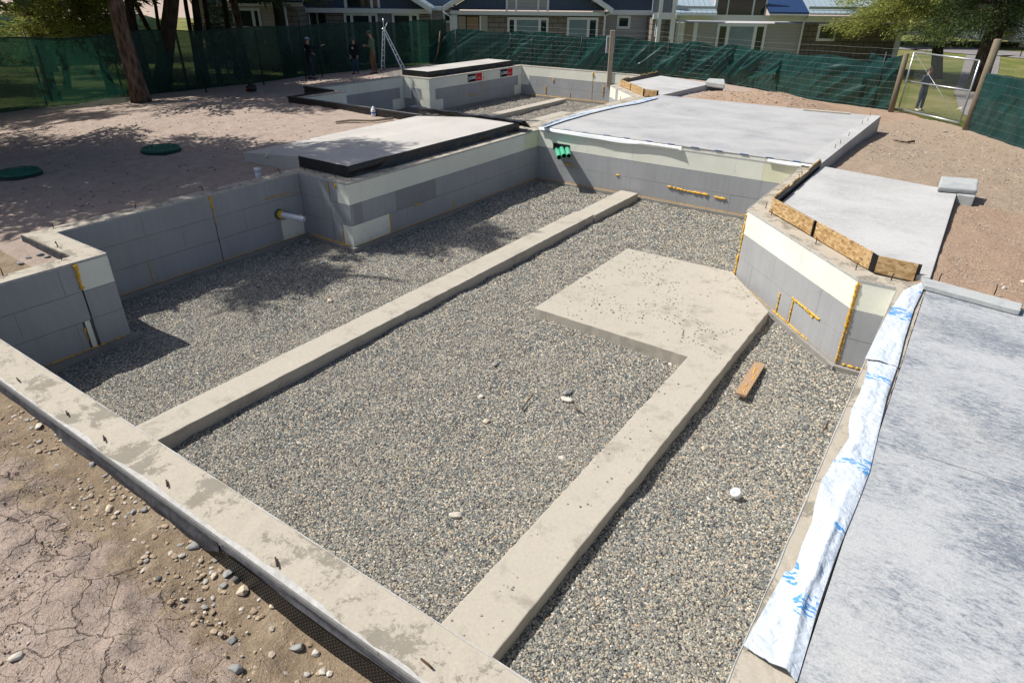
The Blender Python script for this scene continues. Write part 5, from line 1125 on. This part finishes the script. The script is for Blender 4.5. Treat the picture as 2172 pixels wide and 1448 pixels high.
def gable(parent, uc, hw, ze, d, sl, depth, wallmat, zw, rake='trim_white'):
    zp = ze+hw*sl; mb = MB(); upoly(mb, [(uc-hw+.35, zw), (uc+hw-.35, zw), (uc+hw-.35, ze+.02), (uc, zp-.15), (uc-hw+.35, ze+.02)], d, d+.2); mb.build('gable_wall', wallmat, parent)
    mb = MB()
    for s in (-1, 1): upoly(mb, [(uc, zp-.02), (uc+s*hw, ze-.12), (uc+s*hw, ze+.14), (uc, zp+.24)][::s], d-.62, d-.56)
    mb.build('rake_board', rake, parent)
    mb = MB()
    for s in (-1, 1): upoly(mb, [(uc, zp+.12), (uc+s*(hw+.05), ze+.02), (uc+s*(hw+.05), ze+.16), (uc, zp+.28)][::s], d-.555, d+depth)
    mb.build('roof', 'roof_metal', parent)
def spout(parent, pts, d):
    mb = MB(); mb.tube([(lambda u, z: UD*u+VD*(d-.12)+Vector((0, 0, z)))(*HP(x, y, d)) for x, y in pts]+[(lambda u, z: UD*u+VD*(d-.12)+Vector((0, 0, ZB)))(*HP(pts[-1][0], pts[-1][1], d))], .055, 6); mb.build('downspout', 'trim_white', parent)
D0 = 42.
# house with blue grey gable, left of centre
h = thing('house', 'house with dark slate gable and three-part windows, behind the ladder', 'house', UD*-9+VD*D0)
hpart(h, 'wall', 'masonry', 645, 29, 912, 90, D0+.02, 8, ZB)
hpart(h, 'beam', 'trim_white', 632, 17, 912, 30, D0-.2, .22)
gable(h, -8.87, 4.1, 1.93, D0, .55, 9, 'siding_slate', 1.9)
hpart(h, 'corner_post', 'trim_white', 630, 28, 645, 90, D0-.25, .3, ZB)
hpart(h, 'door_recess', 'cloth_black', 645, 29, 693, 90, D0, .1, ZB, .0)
hpart(h, 'door', 'door_beige', 646, 30, 656, 90, D0-.02, .1, ZB, .02); hpart(h, 'door', 'glass', 660, 32, 667, 90, D0-.02, .05, ZB, .03); hpart(h, 'trim', 'trim_white', 656, 30, 660, 90, D0-.02, .1, ZB, .04); hpart(h, 'trim', 'wood_pale', 672, 28, 677, 90, D0-.02, .1, ZB, .04)
window(h, 732, 28, 803, 90, D0, ratios=[1, 2.4, 1], zb=-1.0, fr=.13); window(h, 833, 28, 890, 90, D0, ratios=[2.2, 1], zb=-1.0, fr=.13)
hpart(h, 'wall_infill', 'siding_slate_light', 804, 29, 832, 90, D0-.01, .03, ZB)
for x0, x1 in ((729, 735), (785, 790), (800, 805)): hpart(h, 'mullion', 'trim_white', x0, -14, x1, 17, D0-.06, .06)
for x0, x1 in ((735, 747), (747.5, 785), (790, 800)): hpart(h, 'gable_window', 'glass', x0, -14, x1, 15, D0-.02, .01)
spout(h, [(618, 22), (626, 27)], D0-.3)
hw_ = thing('house_wing', 'grey sided wing with small window between the two slate gable houses', 'house', UD*-4.5+VD*43.5)
hpart(hw_, 'wall', 'siding_grey', 905, 20, 962, 90, 43.4, 5, ZB); hpart(hw_, 'beam', 'trim_white', 905, 14, 962, 23, 43.2, .2); hpart(hw_, 'gable_wall', 'siding_slate', 900, -30, 965, 14, 43.3, .2); window(hw_, 940, 25, 962, 49, 43.3, fr=.12)
spout(hw_, [(912, 17), (914, 24)], 43)
# middle house
h = thing('house', 'house with wide slate gable and grey blank panels, in the middle behind the wire fence', 'house', UD*.7+VD*D0)
hpart(h, 'wall', 'masonry', 960, 33, 1283, 90, D0+.02, 8, ZB); hpart(h, 'beam', 'trim_white', 955, 23, 1283, 35, D0-.2, .22)
gable(h, .68, 4.85, 1.99, D0, .55, 9, 'siding_slate', 2.05)
hpart(h, 'corner_post', 'trim_white', 956, 33, 970, 90, D0-.25, .3, ZB)
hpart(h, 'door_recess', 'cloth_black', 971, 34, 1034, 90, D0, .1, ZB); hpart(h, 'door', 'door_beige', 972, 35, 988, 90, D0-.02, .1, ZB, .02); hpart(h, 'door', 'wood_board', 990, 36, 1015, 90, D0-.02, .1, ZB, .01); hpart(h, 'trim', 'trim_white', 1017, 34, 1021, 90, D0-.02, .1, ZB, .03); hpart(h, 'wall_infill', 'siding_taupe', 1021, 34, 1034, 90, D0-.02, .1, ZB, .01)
window(h, 1076, 37, 1163, 90, D0, ratios=[1, 3, 1.1], pane=['glass', 'glass_blind', 'glass'], zb=-1.0, fr=.13); window(h, 1202, 37, 1268, 90, D0, ratios=[2.2, 1], pane=['glass_blind', 'glass'], zb=-1.0, fr=.13)
for x0, x1 in ((1073, 1077), (1093, 1097), (1140, 1144), (1160, 1165)): hpart(h, 'mullion', 'trim_white', x0, -16, x1, 24, D0-.06, .06)
hpart(h, 'gable_panel', 'siding_grey', 1077, -14, 1161, 22, D0-.02, .015)
spout(h, [(941, 24), (956, 36)], D0-.3); spout(h, [(1298, 24), (1283, 34)], D0-.3)
hw_ = thing('house_wing', 'grey sided wing with slate gable and a square window right of the middle house', 'house', UD*7+VD*43.5)
hpart(hw_, 'wall', 'siding_grey', 1275, 30, 1384, 90, 43.5, 5, ZB); hpart(hw_, 'beam', 'trim_white', 1290, 22, 1390, 33, 43.3, .2); gable(hw_, 6.9, 2.9, 2.2, 43.4, .45, 5, 'siding_slate', 2.03); window(hw_, 1308, 33, 1337, 62, 43.5, fr=.14); spout(hw_, [(1389, 25), (1384, 32)], 43.2)
# right house with metal roofs
h = thing('house', 'long house with pale blue metal roofs and brown block wall on the right', 'house', UD*15+VD*D0)
hpart(h, 'wall', 'siding_grey', 1432, 48, 1705, 110, D0+.02, 8, ZB); hpart(h, 'masonry_wall', 'masonry_dark', 1705, 50, 1908, 110, D0, 8, ZB)
hpart(h, 'beam', 'trim_white', 1434, 31, 1912, 49, D0-.15, .16); hpart(h, 'corner_trim', 'trim_white', 1908, 48, 1913, 110, D0-.05, .1, ZB, .02)
hpart(h, 'door', 'door_beige', 1450, 50, 1472, 110, D0-.02, .1, ZB, .02); hpart(h, 'trim', 'trim_white', 1434, 48, 1449, 110, D0-.02, .1, ZB, .04); hpart(h, 'trim', 'trim_white', 1472, 48, 1477, 110, D0-.02, .1, ZB, .04)
window(h, 1518, 50, 1622, 112, D0, ratios=[1, 2.5, 1], pane=['glass', 'glass_blind', 'glass'], zb=-1.05, fr=.15); window(h, 1733, 51, 1773, 88, D0, pane='glass', fr=.14)
hpart(h, 'wall', 'trim_white', 1520, -60, 1632, 34, D0-.1, .1); hpart(h, 'upper_window', 'glass', 1526, -60, 1547, 33, D0-.12, .01); hpart(h, 'upper_window', 'glass', 1550, -60, 1601, 34, D0-.12, .01); hpart(h, 'upper_window', 'glass', 1605, -60, 1628, 34, D0-.12, .01)
def slope_roof(x0, x1, yb, mat, d, run=3.2, sl=.45, name='roof'):
    u0, z0 = HP(x0, yb, d); u1, _ = HP(x1, yb, d); mb = MB(); o = UD*u0+VD*d; o.z = z0
    mb.obox(o, UD*(u1-u0), VD*run+Vector((0, 0, run*sl)), Vector((0, 0, .1))); return mb.build(name, mat, h)
slope_roof(1434, 1521, 31, 'roof_metal', D0-.9); slope_roof(1717, 1935, 32, 'roof_metal', D0-.9); slope_roof(1632, 1716, 30, 'roof_blue', D0-.9)
for x0, x1 in ((1434, 1521), (1717, 1935), (1632, 1716)): hpart(h, 'gutter', 'trim_white', x0, 30, x1, 34, D0-.95, .08)
for x0, x1, y in ((1434, 1521, 20), (1717, 1872, 21)):
    u0, z0 = HP(x0, y, D0-.7); u1, _ = HP(x1, y, D0-.7); mb = MB(); ub(mb, u0, u1, D0-.62, D0-.58, z0+.02, z0+.16); mb.build('snow_guard', 'galvanized', h)
spout(h, [(1712, 36), (1704, 45)], D0-.2); spout(h, [(1441, 35), (1441, 45)], D0-.2)
c_ = thing('house', 'narrow house corner with tall white trim and brick, left of the metal roofed house', 'house', UD*8.6+VD*D0)
hpart(c_, 'wall', 'masonry', 1384, 40, 1432, 90, D0-.4, 4, ZB); hpart(c_, 'corner_trim', 'trim_white', 1426, -20, 1434, 90, D0-.6, .5, ZB); hpart(c_, 'corner_trim', 'trim_white', 1398, -20, 1404, 90, D0-.6, .2, ZB); hpart(c_, 'beam', 'trim_white', 1386, 28, 1430, 42, D0-.55, .15); hpart(c_, 'gable_wall', 'siding_slate_light', 1386, -25, 1428, 28, D0-.5, .2); window(c_, 1389, 42, 1397, 78, D0-.4, fr=.05); hpart(c_, 'wall_infill', 'masonry_dark', 1410, 44, 1426, 90, D0-.42, .02, ZB)
# left house with tan wall
h = thing('house', 'tan house with three-part window seen between the pine trunks on the left', 'house', UD*-17+VD*40)
hpart(h, 'wall', 'siding_taupe', 440, 12, 604, 90, 40, 8, ZB); hpart(h, 'wall_infill', 'masonry', 600, 15, 634, 90, 40.2, 6, ZB); hpart(h, 'beam', 'trim_white', 445, 2, 640, 14, 39.8, .2); hpart(h, 'gable_wall', 'door_beige', 420, -30, 480, 30, 40.4, .2)
window(h, 482, 17, 554, 62, 40, ratios=[1, 2.6, 1], fr=.13); hpart(h, 'upper_window', 'glass', 482, -30, 544, 8, 39.78, .01); slope_roof(545, 640, 5, 'roof_blue', 39.2); spout(h, [(604, 12), (606, 20)], 39.7)
hpart(h, 'wall_return', 'door_beige', 424, 8, 440, 90, 40.3, 5, ZB); 
# far right house and garage
h = thing('house', 'pale house with porch columns and garage far behind the gate on the right', 'house', UD*36+VD*62)
hpart(h, 'wall', 'siding_grey', 1900, 0, 2085, 77, 62, 8); hpart(h, 'wall', 'siding_slate_light', 2085, 0, 2330, 88, 63, 8)
hpart(h, 'column', 'trim_white', 2096, 20, 2122, 88, 61, .5); hpart(h, 'column', 'trim_white', 2160, 20, 2180, 90, 61, .5); hpart(h, 'garage_door', 'siding_taupe', 2125, 45, 2158, 86, 62.5, .3, None, .1); hpart(h, 'door', 'wood_board', 2088, 60, 2095, 86, 62.6, .2); hpart(h, 'steps', 'trim_white', 2055, 62, 2078, 84, 60, 1.5); hpart(h, 'roof', 'roof_dark', 1890, -30, 2340, 4, 60, 10)
# red railing and second screen far left
h = thing('railing', 'small red deck railing seen past the trunks behind the netting', 'railing', UD*-20+VD*38)
for x in range(399, 441, 6): hpart(h, 'baluster', 'red_paint', x, 52, x+1.6, 76, 38, .03)
hpart(h, 'rail', 'red_paint', 397, 49, 441, 52, 37.95, .06)
P4 = Poly([(WP(-60, 60, 40).x, WP(-60, 60, 40).y), (WP(60, 40, 41).x, WP(60, 40, 41).y), (WP(200, 40, 43).x, WP(200, 40, 43).y), (WP(345, 40, 42).x, WP(345, 40, 42).y)])
f4 = thing('privacy_fence', 'second green screen fence farther back at the top left', 'fence', P4.P[1]); screen(f4, P4, 0, P4.L, lambda s: 2.45+.25*math.sin(s*.9), 'shade_cloth_far', .3, 'net', 171, step=.2, rows=12)
# ------------------------------------------------------------------ stickers on the far foam wall
def sticker(s0, z0, wd, ht):
    nrm = Vector((1, 0, 0)); o = on_far(4, s0, z0, .004); e_ = on_far(4, s0+wd, z0, .004); dx = (e_-o); mb = MB(); up_ = Vector((0, 0, ht)); mb.obox(o, dx*.58, -nrm*.003, up_); st = mb.build('sticker', 'sign_black', FF)
    mb = MB(); mb.obox(o+dx*.6, dx*.4, -nrm*.003, up_); mb.build('red_panel', 'sign_red', st)
    def txt(body, size, s, z, mat='sign_white'):
        cu = bpy.data.curves.new('lettering', 'FONT'); cu.body = body; cu.size = size; cu.extrude = .002; cu.offset = .004*size/.15
        to = bpy.data.objects.new('tmp', cu); SC.collection.objects.link(to); dg = bpy.context.evaluated_depsgraph_get(); me = bpy.data.meshes.new_from_object(to.evaluated_get(dg)); bpy.data.objects.remove(to)
        me.materials.clear(); me.materials.append(MATS[mat]); l = bpy.data.objects.new('lettering', me); SC.collection.objects.link(l); l.parent = st
        q = o+dx*(s/wd); q.x += .006; q.z = z0+z; l.matrix_world = Matrix.Translation(q) @ Matrix.Rotation(math.pi/2, 4, 'Z') @ Matrix.Rotation(math.pi/2, 4, 'X')
    txt('LOGIX', .155, .09, .11)
    mb = MB(); mb.obox(o+nrm*.005+Vector((0, .03, .07)), (0, .02, 0), (.001, 0, 0), (0, 0, .17)); mb.obox(o+nrm*.005+Vector((0, .03, .07)), (0, .07, 0), (.001, 0, 0), (0, 0, .02)); mb.build('emblem', 'sign_white', st)
    for k in range(3): mb = MB(); mb.obox(o+dx*.66+nrm*.005+Vector((0, 0, .09+.05*k-.0)), dx*(.26 if k < 1 else .2), (.001, 0, 0), (0, 0, .008)) if k < 2 else None; mb.v and mb.build('small_print', 'sign_white', st)
def s_at(px, py, z):  return W(px, py, z).y-IL[4][1]-SH[1]
def at_x(px, py):
    D = ray(px, py); t_ = (IL[4][0]+SH[0])/D.x; return D.y*t_-IL[4][1]-SH[1], HC+D.z*t_
a, za = at_x(992, 176); b, zb = at_x(1022, 156); sticker(a, -.36, b-a, .31)
a, _ = at_x(1061, 164); b, _ = at_x(1087, 146); sticker(a, -.36, b-a, .31)
# ------------------------------------------------------------------ trees
def crown_mesh(name, mat, h0, h1, r0, nb, seed, leafs=46, size=.16, droop=.35, shape=1.):
    r = np.random.default_rng(seed); cen = []; dirs = []
    wood = MB()
    for i in range(nb):
        t = r.random()**.9; z = h0+(h1-h0)*t; L = r0*(1-t)**.8*shape*r.uniform(.6, 1.12)+.35; a = r.uniform(0, 2*math.pi); e0 = r.uniform(.05, .35)-.25*(1-t)
        pts = []; p = np.array([0, 0, z]); dd = np.array([math.cos(a), math.sin(a), e0]); k = 7
        for j in range(k+1):
            pts.append(p.copy()); p = p+dd*L/k; dd = dd+np.array([r.uniform(-.12, .12), r.uniform(-.12, .12), -droop*.16*(1 if j < 4 else -.6)])
        wood.tube([tuple(q) for q in pts], [max(.008, .05*(1-j/k)*L/3+.006) for j in range(k+1)], 4, cap=False)
        for j in range(2, k+1):
            m_ = int(leafs*(.5+.5*j/k)*L/r0)+3; c = pts[j]+r.normal(0, 1, (m_, 3))*np.array([.26, .26, .12])*(.5+.28*L)*.8; c[:, 2] -= np.abs(r.normal(0, .10, m_)); cen.append(c); dirs.append(np.tile([math.cos(a), math.sin(a), -.25], (m_, 1)))
    C_ = np.concatenate(cen); Dn = np.concatenate(dirs)+r.normal(0, .55, C_.shape); Dn /= np.linalg.norm(Dn, axis=1)[:, None]
    S_ = r.normal(0, 1, C_.shape); S_ -= (S_*Dn).sum(1)[:, None]*Dn; S_ /= np.linalg.norm(S_, axis=1)[:, None]
    sz = size*r.uniform(.6, 1.5, (len(C_), 1)); Vv = np.stack([C_-S_*sz*.07, C_+Dn*sz*.5-S_*sz*.13, C_+Dn*sz*1.25, C_+Dn*sz*.5+S_*sz*.13], 1).reshape(-1, 3)
    F = np.arange(len(Vv)).reshape(-1, 4); return Vv, F, wood
TREES = {}
def tree_kind(key, mat, h0, h1, r0, nb, seed, **k):
    Vv, F, wood = crown_mesh(key, mat, h0, h1, r0, nb, seed, **k); o = np_mesh('crown', Vv, F, mat, smooth=False); me = o.data; bpy.data.objects.remove(o)
    w_ = wood.build('branches', 'bark_dark'); wm = w_.data; bpy.data.objects.remove(w_); TREES[key] = (me, wm)
tree_kind('pine', 'needles_dark', 4.6, 13.5, 3.3, 92, 1, leafs=38, size=.27)
tree_kind('pine_b', 'needles_dark', 4.0, 15, 2.9, 92, 2, leafs=38, size=.27)
tree_kind('low', 'needles', 2.35, 10, 2.6, 85, 3, leafs=170, size=.13, droop=.5)
tree_kind('spruce', 'needles', 3.2, 12, 4.0, 210, 4, leafs=230, size=.13, droop=.5)
tree_kind('spruce_b', 'needles_dark', 3.3, 14, 4.0, 200, 6, leafs=190, size=.14, droop=.6)
tree_kind('young', 'needles_blue', .35, 3.6, 1.0, 90, 5, leafs=30, size=.10, droop=.3)
def tree(label, base, r, H, key, lean=(0, 0), rz=0., sc=1., bark='bark', group=None, name='pine_tree', twist=0):
    b = Vector(base); t = local(thing(name, label, 'tree', b, group)); rn = random.Random(int(abs(b.x*100)))
    n_ = 14; pts = []; rr = []
    for i in range(n_+1):
        q = i/n_; pts.append((lean[0]*q+.05*rn.uniform(-1, 1)*(i > 0), lean[1]*q+.05*rn.uniform(-1, 1)*(i > 0), -.3+(H+.3)*q)); rr.append(r*(1-.82*q)*(1.35 if i == 0 else 1))
    mb = MB(); mb.tube(pts, rr, 14, jit=.03); mb.build('trunk', bark, t)
    if key:
        me, wm = TREES[key]
        for nm_, m_ in (('crown', me), ('branches', wm)):
            o = bpy.data.objects.new(nm_, m_); SC.collection.objects.link(o); o.parent = t; o.rotation_euler = (0, 0, rz); o.scale = (sc, sc, sc); o.location = (lean[0]*.6, lean[1]*.6, 0)
    return t
def trunk_px(label, x0, x1, y1, fd, wpx, key, H=13, sc=1., rz=0., bark='bark_dark', ybase=None, **k):
    a = WP(x0, 0, fd); b = WP(x1, y1, fd); dirn = (a-b); s = dirn/dirn.z; base = b.copy()
    for _ in range(6): g_ = float(zg0(base.x, base.y)); base = b+s*(g_-b.z)
    dist = (b-Vector((0, 0, HC))).dot(CF); r = wpx/FPX*dist/2
    return tree(label, base, r*1.08, H, key, (s.x*H, s.y*H), rz, sc, bark, **k)
p = G(300, 216); fd = p.x*VD.x+p.y*VD.y
trunk_px('thick reddish pine trunk standing in front of the green netting', 243, 300, 214, fd, 33, 'pine', 13, bark='bark', rz=1)
trunk_px('dark pine behind the netting with low yellow green branches', 168, 214, 120, 29, 17, 'low', 12, .95, 2.)
trunk_px('widest dark pine trunk behind the netting, leaning right', 358, 338, 180, 26.8, 33, 'pine_b', 14, rz=3)
trunk_px('dark leaning pine trunk right behind the reddish one', 270, 305, 150, 27.5, 20, 'pine', 12, rz=4)
trunk_px('slim pine trunk between the reddish and the widest trunk', 288, 318, 66, 34, 11, 'pine_b', 12, rz=5)
trunk_px('thin dark trunk behind the netting at far left', 120, 130, 100, 31, 14, 'low', 11, .9, .5)
trunk_px('slender brown trunk just left of the widest trunk', 326, 338, 70, 36, 8, None, 12)
trunk_px('left trunk of the close trio before the tan house', 392, 404, 70, 33, 10, 'pine', 12, rz=.3)
trunk_px('middle thick trunk of the close trio before the tan house', 410, 420, 70, 32, 18, 'pine_b', 13, rz=.9)
trunk_px('right dark leaning trunk of the close trio before the tan house', 432, 446, 70, 33, 11, None, 12)
trunk_px('brown trunk touching the tan house window', 474, 487, 72, 35, 13, 'pine', 13, rz=2.2)
trunk_px('stout brown trunk between the tan house and the slate gable', 585, 600, 75, 36, 24, 'pine_b', 14, rz=1.3)
trunk_px('small distant trunk at the top left corner', 30, 37, 26, 60, 8, 'pine', 12, rz=1.9)
b = WP(462, 40, 37); b.z = float(zg0(b.x, b.y)); tree('small blue green spruce beside the tan house window', b, .05, 3.6, 'young', sc=1.0, name='spruce_tree')
trunk_px('green spruce with drooping boughs behind the gate', 2003, 1992, 110, 39, 22, 'spruce', 12, 1., .4, name='spruce_tree')
trunk_px('dark spruce with thick leaning trunk at the top right', 2128, 2092, 118, 34, 38, 'spruce_b', 13, .9, 1.2, name='spruce_tree')
# trees left of the picture that throw the dappled shade on dirt and gravel
for i, (x, y, k_, rz, s_) in enumerate(((-17.0, 3.2, 'pine', 0, .85), (-18.8, 5.0, 'pine_b', 3, .92), (-20.0, 4.2, 'pine_b', 1.2, .95), (-23.8, 2.4, 'pine', 2.6, 1.0), (-24, 0.5, 'pine_b', 4, 1.05), (-31.5, 12.5, 'pine_b', .6, 1.1), (-29, -2, 'pine', 2, 1.1), (-33.5, 4.2, 'pine', 2.9, 1.0), (-30.5, 5.4, 'pine_b', 1.9, 1.0), (-42, 17, 'pine_b', 3.4, 1.15), (-38, 25, 'pine', 1.4, 1.1), (-51, 21, 'pine', 4.4, 1.15), (-44, 9, 'pine', 4, 1.2), (-32, 22, 'pine', 5.5, 1.05))):
    tree('tall pine of the grove left of the pits throwing dappled shade', (x, y, float(zg(x, y))), .24, 13.5, k_, ((2.4, 1.5) if x == -18.8 else (random.uniform(-.4, .4), 0)), rz, s_, 'bark', 'shade pines of the left grove')

def crumbs(name, label, poly, z, n, s0, s1, mat, seed):
    r = np.random.default_rng(seed); x0, x1 = min(q[0] for q in poly), max(q[0] for q in poly); y0, y1 = min(q[1] for q in poly), max(q[1] for q in poly)
    P = r.uniform([x0, y0], [x1, y1], (n*5, 2)); P = P[sdf(P[:, 0], P[:, 1], poly) < -.02]; k_ = fbm(P[:, 0]*1.3, P[:, 1]*1.3, 3, seed) > r.uniform(-.4, .9, len(P)); P = P[k_][:n]
    bm = bmesh.new(); bmesh.ops.create_icosphere(bm, subdivisions=1, radius=1); bv = np.array([v.co[:] for v in bm.verts]); bf = np.array([[v.index for v in f.verts] for f in bm.faces]); bm.free(); Vs = []; Fs = []
    for i, (x, y) in enumerate(P):
        s_ = s0+(s1-s0)*r.random()**2; v = bv*(1+.35*(r.random((len(bv), 1))-.5))*[s_*1.3, s_, s_*.6]; Vs.append(v+[x, y, z+s_*.4]); Fs.append(bf+i*len(bv))
    return tag(np_mesh(name, np.concatenate(Vs), np.concatenate(Fs), mat, smooth=False), label, 'stones', kind='stuff')
crumbs('pebbles', 'dark gravel crumbs spilled over the five-sided pad', [(-1.86, 7.7), (-1.86, 9.6), (-2.8, 10.84), (-4.78, 10.8), (-4.8, 7.65)], -1.118, 700, .005, .013, 'loose_dark', 21)
crumbs('pebbles', 'a few gravel crumbs on the two long concrete beams', [(-2.32, 1.9), (-1.86, 1.9), (-1.86, 7.7), (-2.32, 7.7)], -1.118, 60, .005, .012, 'loose_dark', 22)
